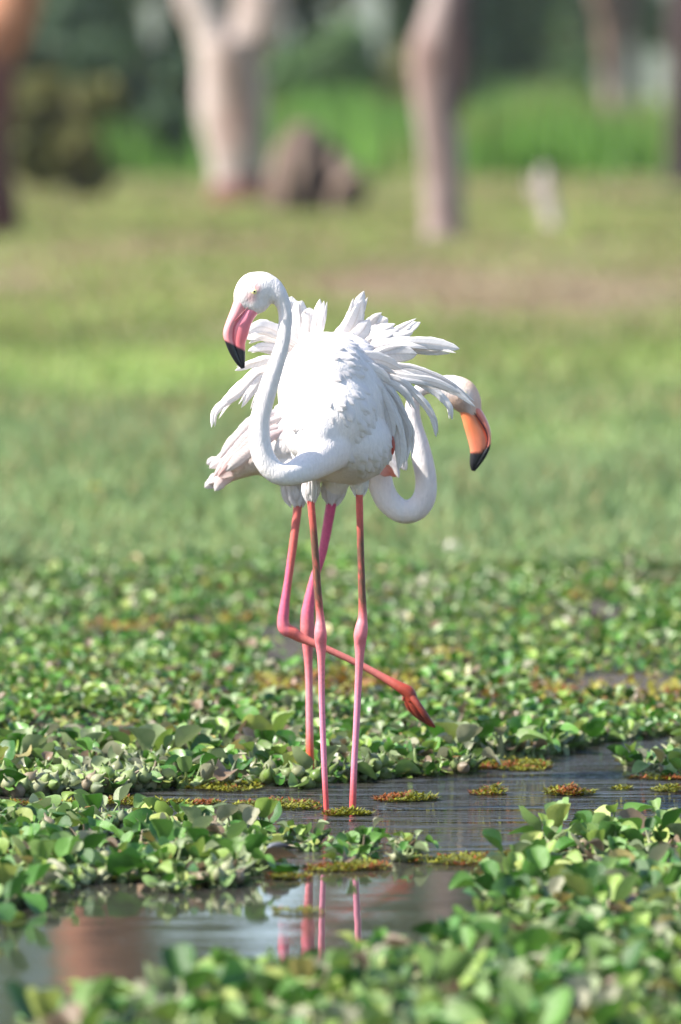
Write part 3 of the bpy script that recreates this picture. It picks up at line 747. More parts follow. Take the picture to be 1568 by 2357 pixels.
# ------------------------------------------------------------------ water hyacinth
def leaf_geo(nl, nw, cup, bend, seed, wide=0.5):
    r_ = random.Random(seed); V = []; F = []
    for i in range(nl + 1):
        t = i / nl
        w_ = wide * (math.sin(math.pi * (0.07 + 0.86 * t ** 0.9)) ** 0.55)
        for k in range(nw + 1):
            s = -1 + 2 * k / nw
            z = cup * (s * w_) ** 2 * 2.2 + bend * (t - 0.2) ** 2 + 0.03 * math.sin(7 * t + 5 * s + seed)
            V.append((s * w_ * (1 + 0.05 * math.sin(seed + 9 * t)), t - 0.03 * abs(s), z))
    for i in range(nl):
        for k in range(nw):
            a = i * (nw + 1) + k; F.append((a, a + 1, a + nw + 2, a + nw + 1))
    return np.array(V), np.array(F)
def petiole_geo(seg, prof):
    V = []; F = []
    for (z, r) in prof:
        for k in range(seg):
            a = 2 * math.pi * k / seg; V.append((r * math.cos(a), r * math.sin(a), z))
    for i in range(len(prof) - 1):
        for k in range(seg):
            a = i * seg + k; b2 = i * seg + (k + 1) % seg; F.append((a, b2, b2 + seg, a + seg))
    return np.array(V), np.array(F)
LEAF_HI = [leaf_geo(6, 4, c, bd, i, wd) for i, (c, bd, wd) in enumerate([(0.5, -0.25, 0.50), (0.9, 0.2, 0.46), (-0.35, -0.4, 0.54), (1.3, -0.1, 0.42), (0.3, 0.35, 0.52), (0.7, -0.6, 0.48)])]
LEAF_LO = [leaf_geo(3, 2, c, bd, i, wd) for i, (c, bd, wd) in enumerate([(0.5, -0.25, 0.50), (0.9, 0.2, 0.46), (-0.35, -0.4, 0.54), (1.3, -0.1, 0.42)])]
PET_HI = petiole_geo(10, [(0, 0.05), (0.04, 0.13), (0.14, 0.25), (0.28, 0.30), (0.42, 0.25), (0.54, 0.13), (0.66, 0.07), (1.0, 0.045)])
PET_BALL = petiole_geo(10, [(0, 0.05), (0.06, 0.22), (0.2, 0.40), (0.4, 0.48), (0.62, 0.42), (0.8, 0.24), (0.93, 0.09), (1.15, 0.05)])
PET_THIN = petiole_geo(7, [(0, 0.06), (0.2, 0.085), (0.5, 0.07), (1.0, 0.045)])
PET_LO = petiole_geo(6, [(0, 0.06), (0.12, 0.24), (0.3, 0.29), (0.5, 0.16), (1.0, 0.05)])

def plant_spec(r_, nleaf, hmin, hmax, lw):
    """returns [(kind, idx, 4x4)]"""
    out = []
    for k in range(nleaf):
        az = 2 * math.pi * (k * 0.382 + r_.uniform(-.06, .06))
        rank = k / max(1, nleaf - 1)
        lean = math.radians(r_.uniform(8, 28) + 42 * rank)
        L = r_.uniform(hmin, hmax) * (1.1 - 0.3 * rank)
        bulb = r_.random() < 0.62
        R = Matrix.Rotation(az, 4, 'Z') @ Matrix.Rotation(-lean, 4, 'X')
        wq = r_.uniform(0.75, 1.15) * (0.072 if bulb else 0.06)
        base = Matrix.Translation((0.012 * math.cos(az + 1.57), 0.012 * math.sin(az + 1.57), -0.01))
        Mp = base @ R @ Matrix.Diagonal((wq, wq, L, 1))
        out.append(('p' if bulb else 't', 0, Mp))
        tip = (base @ R) @ Vector((0, 0, L))
        size = lw * r_.choice([r_.uniform(0.4, 0.7), r_.uniform(0.75, 1.1), r_.uniform(0.8, 1.25)])
        tilt = math.radians(r_.uniform(-5, 75) - 25 * rank)
        Ml = Matrix.Translation(tip) @ Matrix.Rotation(az + r_.uniform(-.6, .6), 4, 'Z') @ Matrix.Rotation(tilt, 4, 'X') @ Matrix.Rotation(r_.uniform(-.5, .5), 4, 'Y') @ Matrix.Diagonal((size, size, size, 1))
        out.append(('l', r_.randrange(6), Ml))
    for k in range(r_.choice([2, 3, 4])):            # bare bulbous stalks lying on the water round the rosette
        az = r_.uniform(0, 6.28); wq = r_.uniform(.065, .088)
        out.append(('p', 0, Matrix.Rotation(az, 4, 'Z') @ Matrix.Translation((0, .01, .008)) @ Matrix.Rotation(-math.radians(r_.uniform(45, 80)), 4, 'X') @ Matrix.Diagonal((wq, wq, r_.uniform(.065, .085), 1))))
    return out
specs_hi = [plant_spec(random.Random(100 + i), n_, h0, h1, lw) for i, (n_, h0, h1, lw) in enumerate(
    [(7, .04, .09, .070), (8, .035, .08, .062), (6, .05, .11, .078), (9, .03, .07, .055), (7, .05, .10, .085), (6, .03, .06, .06)])]
def bulb_spec(r_):
    out = [q for q in plant_spec(r_, 4, .03, .06, .062)]
    for k in range(9):
        az = k * 2.4 + r_.uniform(-.4, .4); wq = r_.uniform(.036, .052)
        out.append(('b', 0, Matrix.Rotation(az, 4, 'Z') @ Matrix.Translation((0, .012 + .022 * (k % 2), .004 + .012 * (k % 3))) @ Matrix.Rotation(-math.radians(r_.uniform(25, 80)), 4, 'X') @ Matrix.Diagonal((wq, wq, wq * r_.uniform(.95, 1.25), 1))))
    return out
specs_hi += [bulb_spec(random.Random(700)), bulb_spec(random.Random(701))]
specs_lo = [plant_spec(random.Random(300 + i), n_, h0, h1, lw) for i, (n_, h0, h1, lw) in enumerate(
    [(6, .03, .075, .062), (7, .03, .07, .055), (5, .04, .08, .07), (8, .02, .05, .045)])]

# where the plants float, in drawing coordinates of their base on the water
def inpoly(x, y, poly):
    c = False; j = len(poly) - 1
    for i in range(len(poly)):
        xi, yi = poly[i]; xj, yj = poly[j]
        if (yi > y) != (yj > y) and x < (xj - xi) * (y - yi) / (yj - yi) + xi: c = not c
        j = i
    return c
ZONES = {
    'left_band': [(-600, 1880), (120, 1905), (380, 1900), (640, 1935), (900, 1948), (960, 1968), (930, 1992), (640, 2000), (560, 2035), (420, 2060), (200, 2050), (60, 2090), (-600, 2130)],
    'right_bank': [(1180, 1990), (1260, 1950), (1420, 1935), (1568, 1945), (2200, 1950), (2200, 2420), (1568, 2420), (1180, 2400), (1100, 2260), (1060, 2215), (1190, 2140), (1130, 2080)],
    'front_edge': [(60, 2500), (110, 2375), (330, 2350), (440, 2330), (520, 2290), (640, 2270), (760, 2300), (880, 2240), (1060, 2200), (1250, 2200), (1250, 2520), (-100, 2520)],
    'far_left_clump': [(-500, 2060), (-40, 2060), (60, 2110), (-20, 2160), (-500, 2160)],
}
MAIN = [(-700, 1850), (130, 1838), (420, 1820), (560, 1810), (640, 1812), (700, 1815), (760, 1808), (900, 1798), (1050, 1790), (1090, 1752), (1220, 1752), (1310, 1735), (1400, 1712), (1568, 1700), (2300, 1690), (2300, 1330), (-700, 1330)]
RIGHT_ISLE = [(1440, 1770), (1530, 1740), (2300, 1730), (2300, 1800), (1560, 1795)]
label_of = {
    'left_band': ('green water hyacinth floating in the mat left of the submerged legs, nearer than the birds', 'water hyacinths in the mat nearer than the birds, at left'),
    'right_bank': ('blurred green water hyacinth in the tall foreground bank at the right', 'water hyacinths in the foreground bank at right'),
    'front_edge': ('strongly blurred pale green water hyacinth along the bottom edge of the view', 'water hyacinths along the bottom edge'),
    'far_left_clump': ('blurred water hyacinth at the left edge beside the dark foreground water', 'water hyacinths by the dark water at left'),
    'main': ('dusty grey green water hyacinth at the edge of the mat just behind the birds', 'water hyacinths at the edge of the mat behind the birds'),
    'right_isle': ('low bright water hyacinth on the islet right of the open water', 'water hyacinths on the islet at right'),
}
def scatter(test, Y0, Y1, xw, spacing, seed):
    r_ = random.Random(seed); out = []; grid = {}
    area = (Y1 - Y0) * 2 * xw(Y1); tries = int(area / spacing ** 2 * 5)
    for _ in range(tries):
        Y = r_.uniform(Y0, Y1); X = r_.uniform(-xw(Y), xw(Y))
        key = (int(X / spacing + 1000), int(Y / spacing + 1000)); ok = True
        for i in (-1, 0, 1):
            for j in (-1, 0, 1):
                for q in grid.get((key[0] + i, key[1] + j), ()):
                    if (q[0] - X) ** 2 + (q[1] - Y) ** 2 < spacing ** 2: ok = False
        if not ok: continue
        xd, yd = toD(X, Y)
        if not test(xd, yd, X, Y): continue
        grid.setdefault(key, []).append((X, Y)); out.append((X, Y, xd, yd))
    return out
xw = lambda Y: 0.0456 * (Y + 20) + 0.5
cands = []
for zn, poly in ZONES.items():
    sp_ = {'left_band': .085, 'right_bank': .10, 'front_edge': .115, 'far_left_clump': .12}[zn]
    for (X, Y, xd, yd) in scatter(lambda xd, yd, X, Y: nz(X * 4.2, Y * 3.4, 31) < 0.27 and inpoly(xd + 40 * nz(X * 5, Y * 5), yd + 14 * nz(X * 6, Y * 6, 4), poly), -5.3, -0.2, xw, sp_, hash_seed := {'left_band': 1, 'right_bank': 2, 'front_edge': 3, 'far_left_clump': 4}[zn]):
        cands.append((X, Y, xd, yd, zn))
n_front = len(cands)
for (X, Y, xd, yd) in scatter(lambda xd, yd, X, Y: inpoly(xd, yd, RIGHT_ISLE), 0, 2.2, xw, .10, 5): cands.append((X, Y, xd, yd, 'right_isle'))
legsW = [(P(751, 1868, 0).x, 0), (P(812, 1868, 0).x, 0), (P(714, 1804, YB).x, YB + .03)]
HOLES = [(690, 1545, 110, 34), (640, 1500, 70, 22), (1385, 1440, 75, 34), (1420, 1600, 150, 26), (900, 1316, 150, 16), (450, 1465, 60, 14), (250, 1560, 60, 12), (1120, 1640, 60, 18), (1180, 1700, 70, 14), (330, 1640, 50, 10), (1540, 1360, 90, 20), (380, 1740, 40, 14)]
def inhole(xd, yd):
    return any(((xd - a) / c) ** 2 + ((yd - b_) / d) ** 2 < 1 for a, b_, c, d in HOLES)
def mainmask(xd, yd, X, Y):
    if inhole(xd + 30 * nz(X * 9, Y * 9), yd + 8 * nz(X * 8, Y * 5, 2)): return False
    if not inpoly(xd + 30 * nz(X * 4, Y * 4), yd + 8 * nz(X * 5, Y * 5, 3), MAIN): return False
    h = nz(X * 1.5, Y * 0.8, 7.7)
    if Y > 1.6 and h > 0.26: return False           # muddy holes in the mat
    if 1612 < yd < 1645 and xd > 1180 + 60 * nz(X * 5, Y * 3): return False
    if 1585 < yd < 1645 and 560 < xd < 980: return False   # weedy wet strip
    return all((X - lx) ** 2 + (Y - ly) ** 2 > 0.0007 for lx, ly in legsW)
main = scatter(lambda a, b_, X, Y: Y < 2.4 and mainmask(a, b_, X, Y), 0.4, 2.4, xw, .074, 6) + scatter(lambda a, b_, X, Y: mainmask(a, b_, X, Y), 2.4, 9.8, xw, .058, 8)
main.sort(key=lambda q: q[1])
def inview(c): return -70 < c[2] < 1640 and c[3] < 2480
frontv = [c for c in cands if inview(c)]; hidden = [c for c in cands if not inview(c)]
room = 300 - len(frontv)
mainv = [(X, Y, xd, yd, 'main') for (X, Y, xd, yd) in main if -50 < xd < 1620]
indiv = frontv + mainv[:max(0, room)]
taken = set((q[0], q[1]) for q in mainv[:max(0, room)])
print('plants in front', len(frontv), 'main', len(main), 'individual', len(indiv))

leafm = [npmesh('leaf', v, f, MAT_leaf) for v, f in LEAF_HI]
petm = npmesh('float', *PET_HI, MAT_bulb); ballm = npmesh('float', *PET_BALL, MAT_bulb); thinm = npmesh('stalk', *PET_THIN, MAT_bulb)
protos = []
for sp_ in specs_hi:
    parts = []
    for kind, idx, Mx in sp_:
        parts.append((kind, {'l': leafm[idx], 'p': petm, 't': thinm, 'b': ballm}[kind] if kind != 'l' else leafm[idx], Mx))
    protos.append(parts)
NAMES = {'l': 'leaf', 'p': 'bulbous_stalk', 't': 'stalk', 'b': 'float_bulb'}
def build_proto(parts):
    root = empty('water_hyacinth')
    for kind, me, Mx in parts:
        o = bpy.data.objects.new(NAMES[kind], me); link(o, root); o.matrix_local = Mx
    return root
proto_obj = [None] * len(protos)
def copy_tree(o):
    c = o.copy(); col.objects.link(c)
    for ch in o.children:
        k = ch.copy(); col.objects.link(k); k.parent = c; k.matrix_parent_inverse = ch.matrix_parent_inverse
    return c
prng = random.Random(77)
ORD = ['first', 'second', 'third', 'fourth', 'fifth', 'sixth', 'seventh', 'eighth', 'ninth', 'tenth', 'eleventh', 'twelfth', 'thirteenth', 'fourteenth', 'fifteenth', 'sixteenth',
       'seventeenth', 'eighteenth', 'nineteenth', 'twentieth', 'twenty-first', 'twenty-second', 'twenty-third', 'twenty-fourth', 'twenty-fifth', 'twenty-sixth', 'twenty-seventh', 'twenty-eighth', 'twenty-ninth', 'thirtieth']
PLACE = {'left_band': 'left foreground mat', 'right_bank': 'right foreground bank', 'front_edge': 'bottom edge fringe',
         'far_left_clump': 'left edge clump', 'main': 'mat behind the birds', 'right_isle': 'islet right of pool'}
LAB = {}
for zn in PLACE:
    ps_ = sorted([c for c in indiv if c[4] == zn], key=lambda c: -c[3])
    if not ps_: continue
    nrow = max(1, int(round(math.sqrt(len(ps_) / 2.2)))); per = -(-len(ps_) // nrow)
    for r0 in range(0, len(ps_), per):
        row = sorted(ps_[r0:r0 + per], key=lambda c: c[2])
        for k, c in enumerate(row):
            rown = ORD[r0 // per]; 
            LAB[c] = 'water hyacinth %s from left in the %s row of the %s' % (ORD[k], 'nearest' if r0 == 0 else rown, PLACE[zn])
first_children = {}
for (X, Y, xd, yd, zn) in indiv:
    i = prng.randrange(6)
    if (zn == 'main' and Y < 1.25 + .35 * nz(X * 3, 0, 0) and prng.random() < .75) or (zn in ('left_band', 'right_isle') and prng.random() < .2): i = prng.choice([6, 7])
    if proto_obj[i] is None:
        proto_obj[i] = build_proto(protos[i]); o = proto_obj[i]; first_children[i] = o
    else:
        o = copy_tree(proto_obj[i])
    gz = max(0.0, ground_z(X, Y))
    s = prng.uniform(0.8, 1.15) * (1 - 0.28 * (zn == 'left_band') * sstep(560, 680, xd)) * {'left_band': 0.85, 'right_bank': 0.87, 'front_edge': 1.0, 'far_left_clump': 0.9, 'main': 0.95, 'right_isle': 0.7}[zn]
    o.location = (X, Y, gz + 0.002); o.rotation_euler = (prng.uniform(-.15, .15), prng.uniform(-.15, .15), prng.uniform(0, 6.28)); o.scale = (s, s, s)
    tag(o, LAB[(X, Y, xd, yd, zn)], 'water plant', label_of[zn][1])

# everything beyond: one mat of the same plants
palw = np.array([w for _, w in LEAFPAL], float); palc = np.array([c for c, _ in LEAFPAL])
bpalw = np.array([w for _, w in BULBPAL], float); bpalc = np.array([c for c, _ in BULBPAL])
def bake(name, places, label, kind='stuff', mat=MAT_leafv):
    VV, FF, CC = [], [], []; off = 0
    for (X, Y, z, rz, s, spec, lo, bright) in places:
        R = Matrix.Translation((X, Y, z)) @ Matrix.Rotation(rz, 4, 'Z') @ Matrix.Diagonal((s, s, s, 1))
        for kind_, idx, Mx in spec:
            if kind_ == 'l': v, f = (LEAF_LO[idx % 4] if lo else LEAF_HI[idx])
            else:
                if lo and kind_ == 't': continue
                v, f = PET_BALL if kind_ == 'b' else PET_LO
            T = np.array(R @ Mx)
            v2 = v @ T[:3, :3].T + T[:3, 3]
            if kind_ == 'l':
                w = palw.copy()
                w[[2, 3, 4]] *= 1 + 2.2 * max(0, bright); w[[0, 7]] *= 1 + 2.5 * max(0, -bright)
                c = palc[nr.choice(len(palw), p=w / w.sum())]
            else: c = bpalc[nr.choice(len(bpalw), p=bpalw / bpalw.sum())]
            VV.append(v2); FF.append(f + off); CC.append(np.tile(c, (len(v), 1))); off += len(v)
    o = bpy.data.objects.new(name, npmesh(name, np.concatenate(VV), np.concatenate(FF), mat, np.concatenate(CC)))
    link(o); tag(o, label, 'water plants', None, kind); return o
pl = []
for (X, Y, xd, yd) in main:
    if (X, Y) in taken: continue
    b_ = nz(X * 1.3, Y * 0.7, 1.1) * 2.2 + (0.8 if 1480 < yd < 1580 else 0)
    pl.append((X, Y, max(0.0, ground_z(X, Y)), prng.uniform(0, 6.28), prng.uniform(0.7, 1.15) * (0.95 if Y < 1.8 else 0.68), prng.choice(specs_lo if Y > 2.2 else specs_hi), Y > 2.2, b_))
for (X, Y, xd, yd, zn) in hidden:
    pl.append((X, Y, 0.0, prng.uniform(0, 6.28), 1.0, prng.choice(specs_hi), False, 0.3))
bake('water_plant_mat', pl, 'wide mat of green and dusty water hyacinth leaves covering the mud behind the birds')

# low carpet of tiny leaves between the rosettes
V, F, C = [], [], []
for _ in range(34000):
    Y = 0.5 + 9.7 * nr.rand() ** 1.1; X = (nr.rand() * 2 - 1) * xw(Y)
    xd, yd = toD(X, Y)
    if not inpoly(xd, yd, MAIN) or (inhole(xd, yd) and nr.rand() < .8): continue
    z = max(0.0, ground_z(X, Y)) + nr.rand() * 0.03; s = 0.010 + 0.016 * nr.rand()
    a = nr.rand() * 6.28; tl = nr.randn() * 0.5; ca, sa = math.cos(a), math.sin(a)
    c = palc[nr.choice([1, 2, 2, 3, 3, 4, 5, 6, 6, 8])] * (0.7 + 0.5 * nr.rand())
    if 1585 < yd < 1660 or nz(X * 2, Y * 1.2, 20) > 0.25: c = np.array([0.22, 0.20, 0.02]) if nr.rand() < 0.7 else np.array([0.25, 0.10, 0.02])
    o_ = len(V)
    for (u, v_, h) in ((-.7, 0, 0), (0, -1, .1), (.7, 0, 0), (0, 1, .3)):
        V.append((X + s * (u * ca - v_ * sa), Y + s * (u * sa + v_ * ca), z + s * (h + tl * v_))); C.append(c)
    F.append((o_, o_ + 1, o_ + 2, o_ + 3))
ob = bpy.data.objects.new('creeping_weed', npmesh('creeping_weed', V, F, MAT_weed, np.array(C))); link(ob)
tag(ob, 'low carpet of tiny creeping leaves on the wet mud between the larger plants', 'weeds', None, 'stuff')

# dead stalks and torn brown leaves lying in the mat
V, F, C = [], [], []
for _ in range(1500):
    Y = -4.8 + 13 * nr.rand(); X = (nr.rand() * 2 - 1) * xw(Y); xd, yd = toD(X, Y)
    if not (inpoly(xd, yd, MAIN) or any(inpoly(xd, yd, p_) for p_ in ZONES.values())): continue
    z = max(0, ground_z(X, Y)) + .012 + .045 * nr.rand(); L = .02 + .06 * nr.rand(); a = nr.rand() * 6.28; w = .002 + .0025 * nr.rand(); e = (nr.rand() - .4) * .7
    if nr.rand() < .35: w *= 4; L *= .6
    dx, dy = math.cos(a), math.sin(a); c = np.array([(0.20, 0.13, 0.07), (0.30, 0.22, 0.12), (0.10, 0.06, 0.035), (0.33, 0.17, 0.06)][nr.randint(4)]); b0 = len(V)
    for t in (0, .5, 1):
        for sd_ in (-1, 1):
            V.append((X + dx * L * t - dy * w * sd_ * (1 - .6 * t), Y + dy * L * t + dx * w * sd_ * (1 - .6 * t), z + L * e * t - .3 * L * t * t)); C.append(c)
    F += [(b0, b0 + 1, b0 + 3, b0 + 2), (b0 + 2, b0 + 3, b0 + 5, b0 + 4)]
ob = bpy.data.objects.new('plant_litter', npmesh('plant_litter', V, F, MAT_weed, np.array(C))); link(ob)
tag(ob, 'dead brown stalks and torn leaf scraps lying among the floating plants', 'plant litter', None, 'stuff')

# floating clumps of feathery pondweed, yellow-olive to rust
def weed_clump(xd, yd, wpx, label, group, rust, n_, hh=0.022, name='pondweed_clump', kind=None, lpx=None):
    c = G(xd, yd); hw = M(wpx * 1.25, c.y) / 2; n_ = int(n_ * 1.7); hd = hw * 0.8 if lpx is None else lpx
    o_ = empty(name, c) if False else None
    V, F, C = [], [], []
    for _ in range(n_):
        r_ = math.sqrt(nr.rand()); a = nr.rand() * 6.283
        x = r_ * math.cos(a) * hw; y = r_ * math.sin(a) * hd
        lump = 0.5 + 0.8 * nz((c.x + x) * 20, (c.y + y) * 13, 3)
        if r_ > 0.78 + 0.7 * nz((c.x + x) * 7, (c.y + y) * 5, 6) or nr.rand() > lump + .4: continue
        h = hh * (1 - r_ * 0.8) * (0.4 + lump) * nr.rand() + 0.001
        s = 0.004 + 0.006 * nr.rand(); az = nr.rand() * 6.283; ca, sa = math.cos(az), math.sin(az); up = nr.rand() * 1.2
        isr = nz((c.x + x) * 12, (c.y + y) * 12, 8) + nr.randn() * 0.15 > 0.25 - rust
        cc = np.array([0.22, 0.065, 0.01]) if isr else np.array([0.22, 0.22, 0.015]) * (0.55 + 0.7 * nr.rand())
        if nr.rand() < 0.1: cc = np.array([0.10, 0.14, 0.02])
        b0 = len(V)
        for (u, v_) in ((-.35, 0), (.35, 0), (.45, 1.0), (-.1, 1.9)):
            V.append((x + s * (u * ca - v_ * sa), y + s * (u * sa + v_ * ca), h + s * v_ * up * 0.6)); C.append(cc)
        F.append((b0, b0 + 1, b0 + 2, b0 + 3))
    ob = bpy.data.objects.new(name, npmesh(name, V, F, MAT_weed, np.array(C))); ob.location = c; link(ob)
    tag(ob, label, 'pondweed', group, kind)
WG = 'clumps of pondweed on the open water'
weed_clump(655, 1858, 200, 'wide yellow and rust pondweed clump left of the submerged flamingo legs', WG, 0.15, 1500)
weed_clump(945, 1842, 150, 'rusty yellow pondweed clump just right of the wading legs', WG, 0.2, 1100)
weed_clump(1140, 1828, 110, 'darkest pondweed clump, brown topped, in mid pool', WG, 0.1, 800, 0.03)
weed_clump(1312, 1828, 125, 'domed olive pondweed clump in the right half of the pool', WG, 0.05, 900, 0.03)
weed_clump(1432, 1818, 60, 'smallest flat yellow pondweed clump toward the right edge', WG, -0.1, 350, 0.014)
weed_clump(1545, 1822, 110, 'yellow green pondweed clump cut by the right edge of the view', WG, -0.1, 700)
weed_clump(800, 1876, 90, 'bright lime pondweed patch between the two wading legs', WG, -0.2, 600, 0.014)
weed_clump(1180, 1765, 250, 'olive pondweed fringe on the rim of the mat right of the raised foot', WG, 0.0, 2200, 0.02)
weed_clump(520, 1812, 240, 'thin yellow pondweed strip along the mat left of the legs', WG, 0.0, 1300, 0.015)
weed_clump(1480, 1790, 180, 'yellow pondweed around the islet of small plants at right', WG, 0.1, 1100, 0.016)
weed_clump(780, 1620, 460, 'broad olive and rust pondweed strip in the wet hollow behind the legs', WG, 0.15, 5200, 0.022)
weed_clump(1500, 1650, 260, 'yellow pondweed at the far right inlet behind the pool', WG, 0.1, 1800, 0.02)
weed_clump(250, 1850, 420, 'thin olive pondweed along the narrow water left of the legs', WG, 0.05, 2200, 0.016, lpx=.09)
weed_clump(330, 2022, 640, 'long brownish yellow pondweed belt under the left foreground plants', WG, 0.15, 5000, 0.02, lpx=0.14)
weed_clump(1130, 1985, 330, 'yellow pondweed belt left of the foreground bank', WG, 0.05, 2600, 0.02, lpx=0.16)
weed_clump(830, 2000, 240, 'olive pondweed below the small plants in line with the legs', WG, 0.1, 1400, 0.018, lpx=0.10)
weed_clump(700, 2100, 150, 'small ring of yellow pondweed on the reflections of the legs', WG, 0.0, 500, 0.010)

# ------------------------------------------------------------------ grass behind the mat
Ng = 110000
Yg = 9.0 + 115 * nr.rand(Ng) ** 2.0
Xg = (nr.rand(Ng) * 2 - 1) * (0.0456 * (Yg + 20) + 0.9)
V = np.zeros((Ng, 5, 3), dtype=np.float32); C = np.zeros((Ng, 5, 3), dtype=np.float32)
for i in range(Ng):
    X, Y = Xg[i], Yg[i]; d = (Y + 20) / 20
    patch = nz(X * 0.6, Y * 0.25, 31); tall = 1 + 0.9 * sstep(8, 11, Y) * (1 - sstep(15, 22, Y))
    h = (0.035 + 0.05 * nr.rand()) * tall * (0.85 + 0.12 * d) * (1 + patch); w = 0.003 * d * (1 + nr.rand())
    a = nr.rand() * 6.283; bx, by = math.cos(a), math.sin(a); ln = nr.randn(2) * h * 0.45
    z = ground_z(X, Y) - 0.005
    V[i, 0] = (X - w * bx, Y - w * by, z); V[i, 1] = (X + w * bx, Y + w * by, z)
    V[i, 2] = (X + w * .8 * bx + ln[0] * .4, Y + w * .8 * by + ln[1] * .4, z + h * .6)
    V[i, 3] = (X - w * .8 * bx + ln[0] * .4, Y - w * .8 * by + ln[1] * .4, z + h * .6)
    V[i, 4] = (X + ln[0], Y + ln[1], z + h)
    g_ = np.array([0.19, 0.26, 0.06]) * (0.65 + 0.7 * nr.rand())
    g_ = g_ * (1 + 0.7 * nz(X * 0.5, Y * 0.16, 44) + .4 * nz(X * 2, Y * .7, 3))
    kk = 0.65 * (1 - sstep(15, 34, Y)); g_ = g_ * (1 - kk) + np.array([0.16, 0.24, 0.125]) * kk * (.75 + .5 * nr.rand())
    soilf = sstep(30, 44, Y) * (1 - sstep(58, 80, Y)) * (0.55 + 2.0 * nz(X * 0.3, Y * 0.09, 12)) + 0.8 * sstep(85, 100, Y) * (0.45 + nz(X * .3, Y * .06, 13))
    if nr.rand() < soilf: g_ = np.array([0.27, 0.19, 0.12]) * (0.7 + 0.5 * nr.rand()); V[i, :, 2] = z + (V[i, :, 2] - z) * .6
    elif nr.rand() < 0.16 + 0.5 * max(0, patch) + 0.25 * sstep(30, 45, Y): g_ = np.array([0.27, 0.23, 0.10]) * (0.7 + 0.5 * nr.rand())
    C[i, :] = g_
base = np.arange(Ng)[:, None] * 5
F = np.concatenate([base + np.array([[0, 1, 2]]), base + np.array([[0, 2, 3]]), base + np.array([[3, 2, 4]])])
ob = bpy.data.objects.new('grass', npmesh('grass', V.reshape(-1, 3), F, MAT_grass, C.reshape(-1, 3), smooth=False)); link(ob)
tag(ob, 'short sunlit green grass of the open field behind the plant mat', 'grass', None, 'stuff')

# tall bright reeds under the far trees
Nr = 26000
V = np.zeros((Nr, 3, 3), dtype=np.float32); C = np.zeros((Nr, 3, 3), dtype=np.float32)
for i in range(Nr):
    Y = 128 + 40 * nr.rand(); X = (nr.rand() * 2 - 1) * (0.0456 * (Y + 20) + 2)
    if Y < 150 and nr.rand() > 0.5 + 1.5 * nz(X * .4, Y * .1, 17): Y += 20
    xd, _ = toD(X, Y)
    t_ = sstep(520, 640, xd) * 0.95 + 0.1 * (xd < 520)
    h = (0.6 + 1.0 * nr.rand() ** 1.5) * max(.2, 0.5 + 0.5 * t_ + 0.8 * nz(X * 0.35, Y * 0.1, 4)); w = 0.05 + 0.05 * nr.rand(); z = ground_z(X, Y)
    a = nr.rand() * 3.14; lx, ly = nr.randn(2) * 0.15
    V[i, 0] = (X - w * math.cos(a), Y - w * math.sin(a), z); V[i, 1] = (X + w * math.cos(a), Y + w * math.sin(a), z); V[i, 2] = (X + lx, Y + ly, z + h)
    C[i, :] = np.array([0.10, 0.21, 0.03]) * (0.6 + 0.8 * nr.rand()) if nz(X * .25, Y * .1, 6) < 0.25 else np.array([0.16, 0.17, 0.05])
F = np.arange(Nr * 3).reshape(-1, 3)
ob = bpy.data.objects.new('tall_grass', npmesh('tall_grass', V.reshape(-1, 3), F, MAT_grass, C.reshape(-1, 3), smooth=False)); link(ob)
tag(ob, 'band of tall bright green grass growing under the distant trees', 'grass', None, 'stuff')

# ------------------------------------------------------------------ trees
def limb(pts, n=6, seg=14, wob=0.10):
    """pts: (x,y,Y,r) drawing units"""
    rows = []
    for p in pts:
        w = P(*p[:3]); rows.append((w.x, w.y, w.z, M(p[3], p[2]), M(p[3], p[2])))
    st = [tuple(q) for q in catmull(rows, n)]
    vs, fs = tube(st, seg)
    out = []
    for i, v in enumerate(vs):
        c = Vector(st[i // seg][:3]); d = v - c
        k = 1 + wob * nz(v.x * 2.2, v.y * 2.2, v.z * 1.1) * 2
        out.append(c + d * k)
    return out, fs
def crown(blobs, n_, leaf, cpal, seed):
    """leaf-clump faces spread through overlapping lumps; blobs: (x,y,z,rx,ry,rz)"""
    r_ = np.random.RandomState(seed); vol = np.array([b[3] * b[4] * b[5] for b in blobs]); vol = vol / vol.sum()
    idx = r_.choice(len(blobs), n_, p=vol); Bb = np.array(blobs)[idx]
    d = r_.randn(n_, 3); d /= np.linalg.norm(d, axis=1)[:, None]; rad = (0.45 + 0.6 * r_.rand(n_)) ** 0.8
    ctr = Bb[:, :3] + d * rad[:, None] * Bb[:, 3:]
    V = np.zeros((n_, 4, 3)); u = r_.randn(n_, 3); u /= np.linalg.norm(u, axis=1)[:, None]
    w = np.cross(u, r_.randn(n_, 3)); w /= np.linalg.norm(w, axis=1)[:, None]
    s = leaf * (0.5 + r_.rand(n_))[:, None]
    V[:, 0] = ctr - u * s; V[:, 1] = ctr - w * s * 0.55; V[:, 2] = ctr + u * s; V[:, 3] = ctr + w * s * 0.55
    C = np.array(cpal)[r_.randint(0, len(cpal), n_)] * (0.7 + 0.6 * r_.rand(n_))[:, None]
    C = np.repeat(C[:, None, :], 4, axis=1)
    return V.reshape(-1, 3), np.arange(n_ * 4).reshape(-1, 4), C.reshape(-1, 3)
DG = [(0.05, 0.09, 0.045), (0.065, 0.115, 0.05), (0.09, 0.14, 0.06), (0.05, 0.09, 0.06)]
MG = [(0.09, 0.17, 0.055), (0.12, 0.20, 0.06), (0.14, 0.22, 0.09), (0.08, 0.15, 0.07)]
OG = [(0.14, 0.15, 0.04), (0.18, 0.17, 0.055), (0.12, 0.14, 0.04), (0.20, 0.16, 0.07)]
